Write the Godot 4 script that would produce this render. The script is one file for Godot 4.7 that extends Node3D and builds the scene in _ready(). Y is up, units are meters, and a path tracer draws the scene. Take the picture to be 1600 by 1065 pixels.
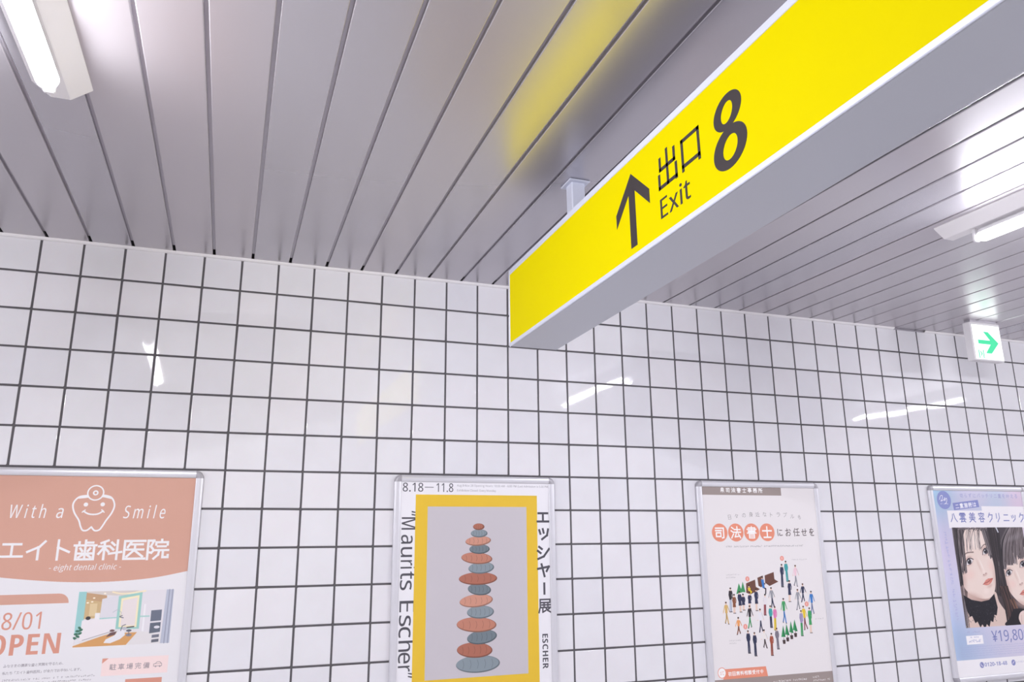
extends Node3D
# Underground passage: white tiled wall with four framed posters, metal strip ceiling,
# hanging backlit exit sign, tube lamps and a small emergency exit light.

const H := 2.55            # height of the first full tile joint under the ceiling
const YC := 2.692          # underside of the ceiling strips
const TILE := 0.15
const STRIP := 0.15406
const STRIP0 := 0.0202
const LAMP_X := [-5.886, -2.803, 0.277, 3.359, 6.442, 9.524]
const POSTER_X := [0.306, 1.798, 3.288, 4.780]
const DEPTH := 3.95        # width of the passage
const X0 := -6.0
const X1 := 11.1

var rng := RandomNumberGenerator.new()
var cam: Camera3D

func _ready() -> void:
	rng.seed = 7
	set_camera_and_air()
	make_materials()
	build_room()
	build_ceiling()
	build_tiled_wall()
	build_lamps()
	build_exit_sign()
	build_emergency_light()
	build_posters()

# ------------------------------------------------------------------ camera and air
func set_camera_and_air() -> void:
	cam = Camera3D.new()
	cam.name = "camera"
	cam.transform = Transform3D(Basis(Vector3(0.94028298, -0.00797767, 0.34030026), Vector3(-0.07662758, 0.96910383, 0.23444823), Vector3(-0.33165663, -0.24652407, 0.91062054)), Vector3(0.76526, H - 1.01805, 3.30979))
	cam.fov = rad_to_deg(2.0 * atan(532.5 / 1205.493))
	cam.near = 0.02
	cam.far = 60.0
	add_child(cam)
	cam.current = true
	var e := Environment.new()
	e.background_mode = Environment.BG_COLOR
	e.background_color = Color.BLACK
	e.tonemap_mode = Environment.TONE_MAPPER_LINEAR
	e.tonemap_exposure = 1.0
	e.sdfgi_enabled = true
	e.ssao_enabled = true
	e.ssil_enabled = true
	var w := WorldEnvironment.new()
	w.name = "air"
	w.environment = e
	add_child(w)

const TUBE_GLOW := 5.5
const TUBE_LIGHT := 1.92
const TUBE_COLOR := Color(0.98, 0.982, 1.0)

# ------------------------------------------------------------------ materials
var M := {}
func mat(c: Color, rough := 0.5, metal := 0.0, spec := 0.5) -> StandardMaterial3D:
	var m := StandardMaterial3D.new()
	m.albedo_color = c
	m.roughness = rough
	m.metallic = metal
	m.metallic_specular = spec
	return m

func c8(r: float, g: float, b: float) -> Color:
	return Color(r / 255.0, g / 255.0, b / 255.0)

func noise_tex(freq: float, lo: Color, hi: Color, seed_: int, as_normal := false, bump := 2.0, size := 512) -> NoiseTexture2D:
	var n := FastNoiseLite.new()
	n.seed = seed_
	n.frequency = freq
	n.fractal_octaves = 4
	var t := NoiseTexture2D.new()
	t.width = size
	t.height = size
	t.seamless = true
	t.noise = n
	if as_normal:
		t.as_normal_map = true
		t.bump_strength = bump
	else:
		var g := Gradient.new()
		g.set_color(0, lo)
		g.set_color(1, hi)
		t.color_ramp = g
	return t

func make_materials() -> void:
	for k in 3:
		var t := mat([c8(234, 233, 238), c8(231, 230, 236), c8(236, 234, 239)][k], 0.028)
		t.uv1_triplanar = true
		t.uv1_world_triplanar = true
		t.uv1_scale = Vector3.ONE * 0.9
		t.albedo_texture = noise_tex(0.012, Color(0.985, 0.982, 0.98), Color(1, 1, 1), 11 + k)
		M["tile%d" % k] = t
	M.grout = mat(c8(92, 89, 93), 0.9)
	M.trim = mat(c8(246, 243, 245), 0.3)
	for k in 3:
		var s := mat([c8(193, 189, 194), c8(196, 191, 196), c8(190, 187, 193)][k], [0.29, 0.31, 0.27][k], 0.7)
		M["strip%d" % k] = s
	M.backing = mat(c8(186, 182, 190), 0.4, 0.6)
	M.concrete = mat(c8(152, 150, 151), 0.9)
	M.white_paint = mat(c8(243, 240, 242), 0.3)
	M.plaster = mat(c8(228, 227, 231), 0.25)
	M.floor = mat(c8(196, 193, 193), 0.3)
	M.sign_body = mat(c8(196, 199, 208), 0.42, 0.35)
	M.sign_edge = mat(c8(214, 217, 232), 0.35, 0.2)
	M.black_film = mat(c8(58, 52, 54), 0.6, 0.0, 0.3)
	M.alu = mat(c8(226, 225, 231), 0.33, 0.45)
	M.corner = mat(c8(170, 167, 174), 0.35, 0.1)
	M.tube = glow(TUBE_COLOR, TUBE_GLOW)
	M.socket = mat(c8(232, 230, 232), 0.35)
	M.yellow = glow(Color(1.0, 0.91, 0.0), 0.36)
	M.yellow.albedo_color = c8(169, 157, 0)
	M.yellow.roughness = 0.55
	M.yellow.metallic_specular = 0.1
	M.exit_white = glow(Color(0.97, 1.0, 0.985), 0.9)
	M.exit_green = glow(c8(60, 215, 155), 0.5)
	M.exit_green.albedo_color = c8(80, 205, 150)
	M.exit_case = mat(c8(226, 223, 226), 0.4)

func glow(c: Color, energy: float) -> StandardMaterial3D:
	var m := mat(Color(0.9, 0.9, 0.9), 0.5, 0.0, 0.2)
	m.emission_enabled = true
	m.emission = c
	m.emission_energy_multiplier = energy
	return m

# ------------------------------------------------------------------ mesh helpers
func st_new() -> SurfaceTool:
	var st := SurfaceTool.new()
	st.begin(Mesh.PRIMITIVE_TRIANGLES)
	return st

func tri(st: SurfaceTool, a: Vector3, b: Vector3, c: Vector3) -> void:
	st.add_vertex(a)
	st.add_vertex(b)
	st.add_vertex(c)

func quad(st: SurfaceTool, a: Vector3, b: Vector3, c: Vector3, d: Vector3) -> void:
	tri(st, a, b, c)
	tri(st, a, c, d)

# box with chamfered edges
func cbox(st: SurfaceTool, lo: Vector3, hi: Vector3, bev := 0.002) -> void:
	st.set_smooth_group(-1)
	var c := (lo + hi) / 2.0
	var h := (hi - lo) / 2.0
	var b: float = minf(bev, minf(h.x, minf(h.y, h.z)) * 0.9)
	var ax := [Vector3.RIGHT, Vector3.UP, Vector3.BACK]
	for a in 3:
		var n: Vector3 = ax[a]
		var u: Vector3 = ax[(a + 1) % 3]
		var v: Vector3 = ax[(a + 2) % 3]
		var hn: float = h[a]
		var hu: float = h[(a + 1) % 3]
		var hv: float = h[(a + 2) % 3]
		for s in [-1.0, 1.0]:
			var p := func(i: float, j: float) -> Vector3: return c + n * hn * s + u * (hu - b) * i + v * (hv - b) * j
			if s > 0:
				quad(st, p.call(-1.0, -1.0), p.call(-1.0, 1.0), p.call(1.0, 1.0), p.call(1.0, -1.0))
			else:
				quad(st, p.call(-1.0, -1.0), p.call(1.0, -1.0), p.call(1.0, 1.0), p.call(-1.0, 1.0))
		# edges along axis n
		for su in [-1.0, 1.0]:
			for sv in [-1.0, 1.0]:
				var e0: Vector3 = c + u * su * hu + v * sv * (hv - b)
				var e1: Vector3 = c + u * su * (hu - b) + v * sv * hv
				var w: Vector3 = n * (hn - b)
				if su * sv > 0:
					quad(st, e0 - w, e1 - w, e1 + w, e0 + w)
				else:
					quad(st, e0 - w, e0 + w, e1 + w, e1 - w)
	for sx in [-1.0, 1.0]:
		for sy in [-1.0, 1.0]:
			for sz in [-1.0, 1.0]:
				var s := Vector3(sx, sy, sz)
				var px := c + Vector3(h.x, h.y - b, h.z - b) * s
				var py := c + Vector3(h.x - b, h.y, h.z - b) * s
				var pz := c + Vector3(h.x - b, h.y - b, h.z) * s
				if sx * sy * sz > 0:
					tri(st, px, pz, py)
				else:
					tri(st, px, py, pz)

# skin over a grid of rows of points, smooth
func skin(st: SurfaceTool, rows: Array, smooth := true) -> void:
	st.set_smooth_group(0 if smooth else -1)
	for i in rows.size() - 1:
		var a: PackedVector3Array = rows[i]
		var b: PackedVector3Array = rows[i + 1]
		for j in a.size() - 1:
			quad(st, a[j], a[j + 1], b[j + 1], b[j])

func finish(st: SurfaceTool) -> ArrayMesh:
	st.generate_normals()
	return st.commit()

func obj(called: String, mesh: Mesh, material: Material, parent: Node3D = self) -> MeshInstance3D:
	var o := MeshInstance3D.new()
	o.name = called
	o.mesh = mesh
	o.material_override = material
	parent.add_child(o, true)
	return o

func part(called: String, st: SurfaceTool, material: Material, parent: Node3D = self) -> MeshInstance3D:
	return obj(called, finish(st), material, parent)

func thing(called: String, label: String, category: String, at := Vector3.ZERO, group := "") -> Node3D:
	var o := Node3D.new()
	o.name = called
	o.position = at
	add_child(o, true)
	o.set_meta("label", label)
	o.set_meta("category", category)
	if group != "":
		o.set_meta("group", group)
	return o

func structure(called: String, label: String, category: String) -> Node3D:
	var o := thing(called, label, category)
	o.set_meta("kind", "structure")
	return o

func slab(called: String, lo: Vector3, hi: Vector3, m: Material, label: String, category: String) -> void:
	var st := st_new()
	cbox(st, lo, hi, 0.001)
	var o := part(called, st, m)
	o.set_meta("kind", "structure")
	o.set_meta("label", label)
	o.set_meta("category", category)

# ------------------------------------------------------------------ room
func build_room() -> void:
	slab("floor", Vector3(X0 - 0.2, -0.15, -0.2), Vector3(X1 + 0.2, 0.0, DEPTH + 0.2), M.floor, "pale grey floor of the underground passage", "floor")
	slab("wall_near", Vector3(X0 - 0.2, 0.0, DEPTH), Vector3(X1 + 0.2, YC + 0.2, DEPTH + 0.2), M.plaster, "white wall across the passage from the posters", "wall")
	slab("wall_left", Vector3(X0 - 0.2, 0.0, 0.0), Vector3(X0, YC + 0.2, DEPTH), M.plaster, "white end wall of the passage", "wall")
	slab("wall_right", Vector3(X1, 0.0, 0.0), Vector3(X1 + 0.2, YC + 0.2, DEPTH), M.plaster, "white wall closing the far end of the passage", "wall")
	# white moulding between tiles and ceiling, rounded off towards the room, with a missing length
	var n := 1
	for seg in [[X0, 4.323], [4.554, X1]]:
		var st := st_new()
		var rows := []
		for x in [seg[0], seg[1]]:
			rows.append(PackedVector3Array([Vector3(x, H + 0.1325, 0.0), Vector3(x, H + 0.1325, 0.004), Vector3(x, H + 0.1330, 0.007), Vector3(x, H + 0.1345, 0.0105), Vector3(x, H + 0.1370, 0.0140), Vector3(x, H + 0.1395, 0.0165), Vector3(x, YC - 0.0002, 0.0175), Vector3(x, YC - 0.0002, 0.0)]))
		skin(st, rows)
		var o := part("trim_%d" % n, st, M.trim)
		o.set_meta("kind", "structure")
		o.set_meta("label", ["white moulding between tiled wall and ceiling, long run over the posters", "white moulding between tiled wall and ceiling behind the emergency light"][n - 1])
		o.set_meta("category", "trim")
		n += 1

func build_ceiling() -> void:
	var root := structure("ceiling", "grey metal strip ceiling with dark open joints", "ceiling")
	var st := st_new()
	cbox(st, Vector3(X0 - 0.2, YC + 0.14, -0.2), Vector3(X1 + 0.2, YC + 0.3, DEPTH + 0.2), 0.001)
	part("slab", st, M.concrete, root)
	st = st_new()
	cbox(st, Vector3(X0, YC + 0.0115, 0.05), Vector3(X1, YC + 0.022, DEPTH), 0.001)
	part("backing", st, M.backing, root)
	st = st_new()
	cbox(st, Vector3(4.32, H + 0.1335, -0.001), Vector3(4.557, YC - 0.0002, 0.004), 0.0005)
	part("edge_angle", st, M.backing, root)
	# strip profile: flat underside with rolled edges, sides up to the backing
	var w := (STRIP - 0.0105) / 2.0
	var r := 0.003
	var prof: Array[Vector2] = [Vector2(-w, 0.0125)]
	for k in 5:
		var a := PI + k * PI / 8.0
		prof.append(Vector2(-w + r + cos(a) * r, r + sin(a) * r))
	prof.append(Vector2(-w + r + 0.0008, 0))
	prof.append(Vector2(w - r - 0.0008, 0))
	for k in 5:
		var a := 1.5 * PI + k * PI / 8.0
		prof.append(Vector2(w - r + cos(a) * r, r + sin(a) * r))
	prof.append(Vector2(w, 0.0125))
	st = st_new()
	var rows := []
	for z in [0.0005, DEPTH]:
		var row := PackedVector3Array()
		for p in prof:
			row.append(Vector3(p.x, p.y, z))
		rows.append(row)
	st.set_smooth_group(0)
	skin(st, rows)
	var mesh := finish(st)
	var k0 := int(ceil((X0 + 0.09 - STRIP0) / STRIP))
	var k1 := int(floor((X1 - 0.09 - STRIP0) / STRIP))
	for k in range(k0, k1):
		var o := obj("ceiling_strip", mesh, M["strip%d" % rng.randi_range(0, 2)], root)
		o.position = Vector3(STRIP0 + (k + 0.5) * STRIP, YC, 0)
		o.rotation.z = rng.randf_range(-0.0012, 0.0012)

# ------------------------------------------------------------------ tiled wall
func tile_mesh(w: float, h: float, warp: Array) -> ArrayMesh:
	var us := [-w, -w + 0.0032, -w * 0.36, w * 0.36, w - 0.0032, w]
	var vs := [-h, -h + 0.0032, -h * 0.36, h * 0.36, h - 0.0032, h]
	var a := []
	a.resize(Mesh.ARRAY_MAX)
	var V := PackedVector3Array()
	var N := PackedVector3Array()
	var I := PackedInt32Array()
	for j in 6:
		for i in 6:
			var u: float = us[i]
			var v: float = vs[j]
			var e := 0.0
			var n := Vector3(0, 0, 1)
			var fu := u / 0.0715
			var fv := v / 0.0715
			var z: float = warp[0] * fu * fu + warp[1] * fv * fv + warp[2] * fu * fv + warp[3] * fu * fu * fu + warp[4] * fv * fv * fv
			n.x = -(2 * warp[0] * fu + warp[2] * fv + 3 * warp[3] * fu * fu) / 0.0715
			n.y = -(2 * warp[1] * fv + warp[2] * fu + 3 * warp[4] * fv * fv) / 0.0715
			if i == 0 or i == 5:
				n.x += 1.3 * signf(u)
				e = 0.0016
			if j == 0 or j == 5:
				n.y += 1.3 * signf(v)
				e = 0.0016
			V.append(Vector3(u, v, z - e))
			N.append(n.normalized())
	for j in 5:
		for i in 5:
			var p := j * 6 + i
			I.append_array(PackedInt32Array([p, p + 6, p + 7, p, p + 7, p + 1]))
	a[Mesh.ARRAY_VERTEX] = V
	a[Mesh.ARRAY_NORMAL] = N
	a[Mesh.ARRAY_INDEX] = I
	var m := ArrayMesh.new()
	m.add_surface_from_arrays(Mesh.PRIMITIVE_TRIANGLES, a)
	return m

func to_pixel(p: Vector3) -> Vector2:
	var q := cam.transform.affine_inverse() * p
	if q.z > -0.05:
		return Vector2(-9999, -9999)
	return Vector2(800.0 + 1205.493 * q.x / -q.z, 532.5 - 1205.493 * q.y / -q.z)

func build_tiled_wall() -> void:
	var root := structure("wall_far", "wall of square glossy white tiles with dark grey joints", "wall")
	var st := st_new()
	cbox(st, Vector3(X0 - 0.2, 0.0, -0.2), Vector3(X1 + 0.2, YC + 0.14, -0.0016), 0.0005)
	part("grout", st, M.grout, root)
	var g := 0.0080
	var full: Array[ArrayMesh] = []
	var top: Array[ArrayMesh] = []
	for k in 10:
		var wp := [rng.randfn(-0.00006, 0.00009), rng.randfn(-0.00004, 0.0001), rng.randfn(0, 0.0001), rng.randfn(0, 0.00004), rng.randfn(0, 0.00004)]
		full.append(tile_mesh((TILE - g) / 2.0, (TILE - g) / 2.0, wp))
		if k < 4:
			top.append(tile_mesh((TILE - g) / 2.0, (0.1345 - g / 2.0) / 2.0, wp))
	var all := []
	for j in range(-1, 17):
		for i in range(int(X0 / TILE), int(X1 / TILE)):
			var c := Vector3((i + 0.5) * TILE, H - (j + 0.5) * TILE, 0)
			if j == -1:
				c.y = H + (0.1345 + g / 2.0) / 2.0
			var b := Basis.from_euler(Vector3(rng.randfn(0, 0.0022), rng.randfn(0, 0.0018), 0))
			var t := {"x": Transform3D(b, c), "top": j == -1, "m": rng.randi_range(0, 3 if j == -1 else 9), "c": rng.randi_range(0, 2), "a": 0.0}
			var corners := PackedVector2Array()
			for d in [Vector2(-1, -1), Vector2(1, -1), Vector2(1, 1), Vector2(-1, 1)]:
				corners.append(to_pixel(c + Vector3(d.x, d.y, 0) * 0.07))
			var p := to_pixel(c)
			var seen := p.x > -25 and p.x < 1625 and p.y > -25 and p.y < 1090
			for px in POSTER_X:
				if absf(c.x - px) < 0.31 and c.y < H - 0.8 and c.y > H - 1.73:
					seen = false
			if seen:
				var d1 := corners[2] - corners[0]
				var d2 := corners[3] - corners[1]
				t.a = absf(d1.cross(d2)) / 2.0
			all.append(t)
	var order := range(all.size())
	order.sort_custom(func(p, q): return all[p].a > all[q].a)
	var rest := [st_new(), st_new(), st_new()]
	for n in order.size():
		var t = all[order[n]]
		var mesh: ArrayMesh = top[t.m] if t.top else full[t.m]
		if n < 300:
			var o := obj("tile", mesh, M["tile%d" % t.c], root)
			o.transform = t.x
		else:
			rest[0].append_from(mesh, 0, t.x)
	var o := obj("tile_field", rest[0].commit(), M.tile0, root)
	o.set_meta("kind", "stuff")

# ------------------------------------------------------------------ lamps
func build_lamps() -> void:
	var labels := [
		"white tube lamp on the ceiling by the end wall", "white tube lamp on the ceiling before the dental clinic poster",
		"white tube lamp on the ceiling above the salmon dental clinic poster", "white tube lamp on the ceiling between hanging exit sign and green arrow light",
		"white tube lamp on the ceiling past the green arrow light", "white tube lamp on the ceiling at the closed end of the passage"]
	for k in LAMP_X.size():
		lamp(LAMP_X[k], labels[k])

func lamp(x: float, label: String) -> void:
	var za := 1.222
	var zb := 2.66
	var t := thing("tube_lamp", label, "lamp", Vector3(x, YC, za), "ceiling tube lamps")
	var L := zb - za
	# housing: inverted trapezoid trough against the ceiling
	var st := st_new()
	var prof := [Vector2(-0.071, 0.0), Vector2(-0.071, -0.0035), Vector2(-0.0255, -0.0385), Vector2(-0.0225, -0.04), Vector2(0.0225, -0.04), Vector2(0.0255, -0.0385), Vector2(0.071, -0.0035), Vector2(0.071, 0.0)]
	var rows := []
	for z in [0.0, L]:
		var row := PackedVector3Array()
		for p in prof:
			row.append(Vector3(p.x, p.y, z))
		rows.append(row)
	skin(st, rows, false)
	for z in [0.0, L]:
		for i in range(1, prof.size() - 1):
			tri(st, Vector3(prof[0].x, 0, z), Vector3(prof[i].x, prof[i].y, z), Vector3(prof[i + 1].x, prof[i + 1].y, z))
	part("housing", st, M.white_paint, t)
	var yt := -0.073
	var ta := 0.125
	var tb := L - 0.125
	for z in [ta - 0.016, tb + 0.002]:
		st = st_new()
		cbox(st, Vector3(-0.014, yt - 0.02, z), Vector3(0.014, -0.0385, z + 0.014), 0.004)
		part("socket", st, M.socket, t)
	# LED tube with domed ends: the lower part glows, the upper part is white plastic
	var r := 0.0265
	for half in [[PI * 1.0 - 0.15, TAU + 0.15, M.tube, "tube"], [-0.15, PI + 0.15, M.socket, "tube_back"]]:
		st = st_new()
		rows = []
		var rr: float = r if half[3] == "tube" else r - 0.0006
		for a in range(0, 7):
			var th := a * PI / 12.0
			rows.append(arc(rr * sin(th) + 0.0003, yt, ta + r * (1.0 - cos(th)), half[0], half[1]))
		for a in range(6, -1, -1):
			var th := a * PI / 12.0
			rows.append(arc(rr * sin(th) + 0.0003, yt, tb - r * (1.0 - cos(th)), half[0], half[1]))
		skin(st, rows)
		part(half[3], st, half[2], t)
	# the light the tube gives: one strip under it, one along either flank
	for beam in [[-PI / 2.0, 0.6], [-PI * 0.83, 1.1], [-PI * 0.17, 1.1]]:
		var a := AreaLight3D.new()
		a.name = "tube_light"
		a.area_size = Vector2(0.02, tb - ta - 0.04)
		a.light_color = TUBE_COLOR
		a.light_energy = TUBE_LIGHT * beam[1]
		a.shadow_enabled = true
		a.area_range = 12.0
		var dirn := Vector3(cos(beam[0]), sin(beam[0]), 0)
		# -z of the light looks along dirn, its long side (y) runs along the tube
		var bz := -dirn
		var by := Vector3(0, 0, 1)
		a.transform = Transform3D(Basis(by.cross(bz), by, bz), Vector3(0, yt, (ta + tb) / 2.0) + dirn * 0.0295)
		t.add_child(a, true)

func arc(r: float, y: float, z: float, a0: float, a1: float) -> PackedVector3Array:
	var p := PackedVector3Array()
	for i in 17:
		var a := a0 + (a1 - a0) * i / 16.0
		p.append(Vector3(cos(a) * r, y + sin(a) * r, z))
	return p

# ------------------------------------------------------------------ flat lettering as thin raised film
# a ribbon of width w along pts (in the plane u, v), square ends, raised by d along n
func ribbon(st: SurfaceTool, pts: Array, w: float, o: Vector3, u: Vector3, v: Vector3, n: Vector3, d := 0.0008) -> void:
	for i in pts.size() - 1:
		var a: Vector2 = pts[i]
		var b: Vector2 = pts[i + 1]
		var t := (b - a).normalized() * w / 2.0
		var s := Vector2(-t.y, t.x)
		plate(st, [a - t + s, b + t + s, b + t - s, a - t - s], o, u, v, n, d)

func plate(st: SurfaceTool, pts: Array, o: Vector3, u: Vector3, v: Vector3, n: Vector3, d := 0.0008) -> void:
	st.set_smooth_group(-1)
	var poly := PackedVector2Array(pts)
	var ix := Geometry2D.triangulate_polygon(poly)
	var f := func(p: Vector2, h: float) -> Vector3: return o + u * p.x + v * p.y + n * h
	for i in range(0, ix.size(), 3):
		tri(st, f.call(poly[ix[i]], d), f.call(poly[ix[i + 1]], d), f.call(poly[ix[i + 2]], d))
	for i in poly.size():
		var a := poly[i]
		var b := poly[(i + 1) % poly.size()]
		quad(st, f.call(a, 0.0), f.call(b, 0.0), f.call(b, d), f.call(a, d))

func annulus(st: SurfaceTool, c: Vector2, ro: Vector2, ci: Vector2, ri: Vector2, lean: float, o: Vector3, u: Vector3, v: Vector3, n: Vector3, d := 0.0008) -> void:
	st.set_smooth_group(-1)
	var K := 40
	var P := []
	for k in K + 1:
		var a := k * TAU / K
		var e := Vector2(cos(a), sin(a))
		var po := c + Vector2(e.x * ro.x + e.y * ro.y * lean, e.y * ro.y)
		var pi := ci + Vector2(e.x * ri.x + e.y * ri.y * lean * 1.6, e.y * ri.y)
		P.append([o + u * po.x + v * po.y + n * d, o + u * pi.x + v * pi.y + n * d, o + u * po.x + v * po.y, o + u * pi.x + v * pi.y])
	for k in K:
		quad(st, P[k][0], P[k + 1][0], P[k + 1][1], P[k][1])
		quad(st, P[k][0], P[k][2], P[k + 1][2], P[k + 1][0])
		quad(st, P[k][1], P[k + 1][1], P[k + 1][3], P[k][3])

# ------------------------------------------------------------------ hanging exit sign
func build_exit_sign() -> void:
	var z0 := 0.717
	var L := 2.10
	var t := thing("exit_sign", "long yellow backlit hanging sign reading Exit 8 with black arrow", "sign", Vector3(1.7945, H, z0))
	t.rotation.x = -0.0100
	var hw := 0.0925
	var st := st_new()
	cbox(st, Vector3(-hw, -0.339, 0), Vector3(hw, -0.045, L), 0.004)
	part("housing", st, M.sign_body, t)
	# rim round the lit face, slightly proud
	st = st_new()
	var xo := -hw - 0.004
	cbox(st, Vector3(xo, -0.3405, -0.001), Vector3(-hw + 0.001, -0.326, L + 0.001), 0.0015)
	cbox(st, Vector3(xo, -0.063, -0.001), Vector3(-hw + 0.001, -0.0435, L + 0.001), 0.0015)
	cbox(st, Vector3(xo, -0.3265, -0.001), Vector3(-hw + 0.001, -0.0625, 0.006), 0.0015)
	cbox(st, Vector3(xo, -0.3265, L - 0.006), Vector3(-hw + 0.001, -0.0625, L + 0.001), 0.0015)
	part("face_rim", st, M.sign_edge, t)
	st = st_new()
	cbox(st, Vector3(-hw - 0.0015, -0.3262, 0.0055), Vector3(-hw + 0.0005, -0.0628, L - 0.0055), 0.0003)
	var face := part("lit_panel", st, M.yellow, t)
	# film lettering; u runs along the sign, v up, n out of the face
	var o := Vector3(-hw - 0.0015, 0, -z0)
	var u := Vector3(0, 0, 1)
	var v := Vector3(0, 1, 0)
	var n := Vector3(-1, 0, 0)
	st = st_new()
	plate(st, [Vector2(1.666, -0.102), Vector2(1.754, -0.185), Vector2(1.754, -0.224), Vector2(1.6815, -0.156), Vector2(1.6815, -0.307), Vector2(1.6495, -0.307), Vector2(1.6495, -0.156), Vector2(1.577, -0.224), Vector2(1.577, -0.185)], o, u, v, n)
	part("arrow", st, M.black_film, t)
	st = st_new()
	var w := 0.0094
	for s in [[1.8425, -0.1225, 1.8425, -0.209], [1.8105, -0.134, 1.8105, -0.1625], [1.8105, -0.1625, 1.8745, -0.1625], [1.8745, -0.134, 1.8745, -0.1625], [1.804, -0.1765, 1.804, -0.208], [1.804, -0.2085, 1.8805, -0.2085], [1.8805, -0.1765, 1.8805, -0.2115]]:
		ribbon(st, [Vector2(s[0], s[1]), Vector2(s[2], s[3])], w, o, u, v, n)
	part("kanji", st, M.black_film, t)
	st = st_new()
	for s in [[1.9095, -0.1375, 1.9765, -0.1375], [1.9095, -0.1375, 1.9095, -0.2105], [1.9765, -0.1375, 1.9765, -0.2105], [1.9095, -0.202, 1.9765, -0.202]]:
		ribbon(st, [Vector2(s[0], s[1]), Vector2(s[2], s[3])], w, o, u, v, n)
	part("kanji", st, M.black_film, t)
	var tm := TextMesh.new()
	tm.text = "Exit"
	tm.font = font("Droid Sans", 500)
	tm.font_size = 64
	tm.pixel_size = 0.001
	tm.depth = 0.0008
	var bb := tm.get_aabb()
	var e := obj("lettering", tm, M.black_film, t)
	var sx := 0.130 / bb.size.x
	var sy := 0.0505 / cap_height(500)
	e.transform = Transform3D(Basis(Vector3(0, 0, sx), Vector3(0, sy, 0), Vector3(-1, 0, 0)), Vector3(o.x - 0.0004, -0.2875 - base_line(500) * sy, 1.801 - z0 - bb.position.x * sx))
	st = st_new()
	annulus(st, Vector2(2.0865, -0.1590), Vector2(0.0490, 0.0400), Vector2(2.0845, -0.1605), Vector2(0.0205, 0.0235), 0.14, o, u, v, n)
	annulus(st, Vector2(2.0860, -0.2420), Vector2(0.0580, 0.0470), Vector2(2.0870, -0.2430), Vector2(0.0255, 0.0265), 0.12, o, u, v, n, 0.0009)
	part("numeral", st, M.black_film, t)
	# posts up to the ceiling; the sign leans a little, so the posts are cut to reach the ceiling
	for zz in [1.125, 2.42]:
		var top: float = YC - H + 0.01 - 0.0100 * (zz - z0) - 0.010
		st = st_new()
		cbox(st, Vector3(-0.024, -0.05, zz - z0 - 0.024), Vector3(0.024, top, zz - z0 + 0.024), 0.003)
		var p := part("post", st, M.sign_edge, t)
		st = st_new()
		cbox(st, Vector3(-0.0375, top - 0.007, zz - z0 - 0.04), Vector3(0.0375, top - 0.001, zz - z0 + 0.04), 0.002)
		part("base_plate", st, M.sign_edge, p)
	var a := AreaLight3D.new()
	a.name = "sign_light"
	a.area_size = Vector2(L - 0.06, 0.24)
	a.light_color = Color(1.0, 0.93, 0.0)
	a.light_energy = 0.12
	a.shadow_enabled = true
	a.area_range = 12.0
	a.transform = Transform3D(Basis(Vector3(0, 0, 1), Vector3(0, 1, 0), Vector3(1, 0, 0)), Vector3(-hw - 0.012, -0.195, L / 2.0))
	a.transform.basis.z = Vector3(1, 0, 0)
	a.transform.basis.x = Vector3(0, 0, -1)
	t.add_child(a, true)

# ------------------------------------------------------------------ emergency light
func build_emergency_light() -> void:
	var t := thing("emergency_exit_light", "small white backlit box with a green arrow under the ceiling", "sign", Vector3(4.6995, H, 0.2585))
	var st := st_new()
	cbox(st, Vector3(-0.112, -0.089, -0.026), Vector3(0.112, 0.131, 0.024), 0.004)
	part("case", st, M.exit_case, t)
	st = st_new()
	cbox(st, Vector3(-0.1, 0.13, -0.02), Vector3(0.1, 0.1435, 0.018), 0.001)
	part("ceiling_mount", st, M.backing, t)
	st = st_new()
	cbox(st, Vector3(-0.104, -0.081, 0.0235), Vector3(0.104, 0.115, 0.0255), 0.0008)
	part("lit_panel", st, M.exit_white, t)
	var o := Vector3(-0.0165 - 4.6995, -0.004, 0.0255)
	st = st_new()
	plate(st, [Vector2(4.692, 0.081), Vector2(4.727, 0.081), Vector2(4.797, 0.020), Vector2(4.733, -0.043), Vector2(4.690, -0.043), Vector2(4.735, 0.009), Vector2(4.643, 0.009), Vector2(4.643, 0.032), Vector2(4.735, 0.032)], o, Vector3.RIGHT, Vector3.UP, Vector3.BACK)
	part("arrow", st, M.exit_green, t)
	st = st_new()
	for s in [[4.637, -0.03, 4.637, -0.07], [4.670, -0.028, 4.670, -0.07], [4.650, -0.036, 4.657, -0.046], [4.657, -0.046, 4.652, -0.058]]:
		ribbon(st, [Vector2(s[0], s[1]), Vector2(s[2], s[3])], 0.006, o, Vector3.RIGHT, Vector3.UP, Vector3.BACK)
	part("pictogram", st, M.exit_green, t)
	var a := AreaLight3D.new()
	a.name = "sign_light"
	a.area_size = Vector2(0.2, 0.19)
	a.light_color = Color(0.95, 1.0, 0.97)
	a.light_energy = 0.012
	a.shadow_enabled = true
	a.area_range = 12.0
	a.transform = Transform3D(Basis(Vector3(-1, 0, 0), Vector3(0, 1, 0), Vector3(0, 0, -1)), Vector3(0, 0.017, 0.034))
	t.add_child(a, true)

# ------------------------------------------------------------------ fonts
var fonts := {}
func font(family: String, weight: int) -> SystemFont:
	var k := family + str(weight)
	if not fonts.has(k):
		var f := SystemFont.new()
		f.font_names = PackedStringArray([family])
		f.font_weight = weight
		fonts[k] = f
	return fonts[k]

func cap_box(weight: int) -> AABB:
	var tm := TextMesh.new()
	tm.text = "H"
	tm.font = font("Droid Sans", weight)
	tm.font_size = 64
	tm.pixel_size = 0.001
	tm.depth = 0.0008
	return tm.get_aabb()

func cap_height(weight: int) -> float:
	return cap_box(weight).size.y

func base_line(weight: int) -> float:
	return cap_box(weight).position.y

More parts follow.
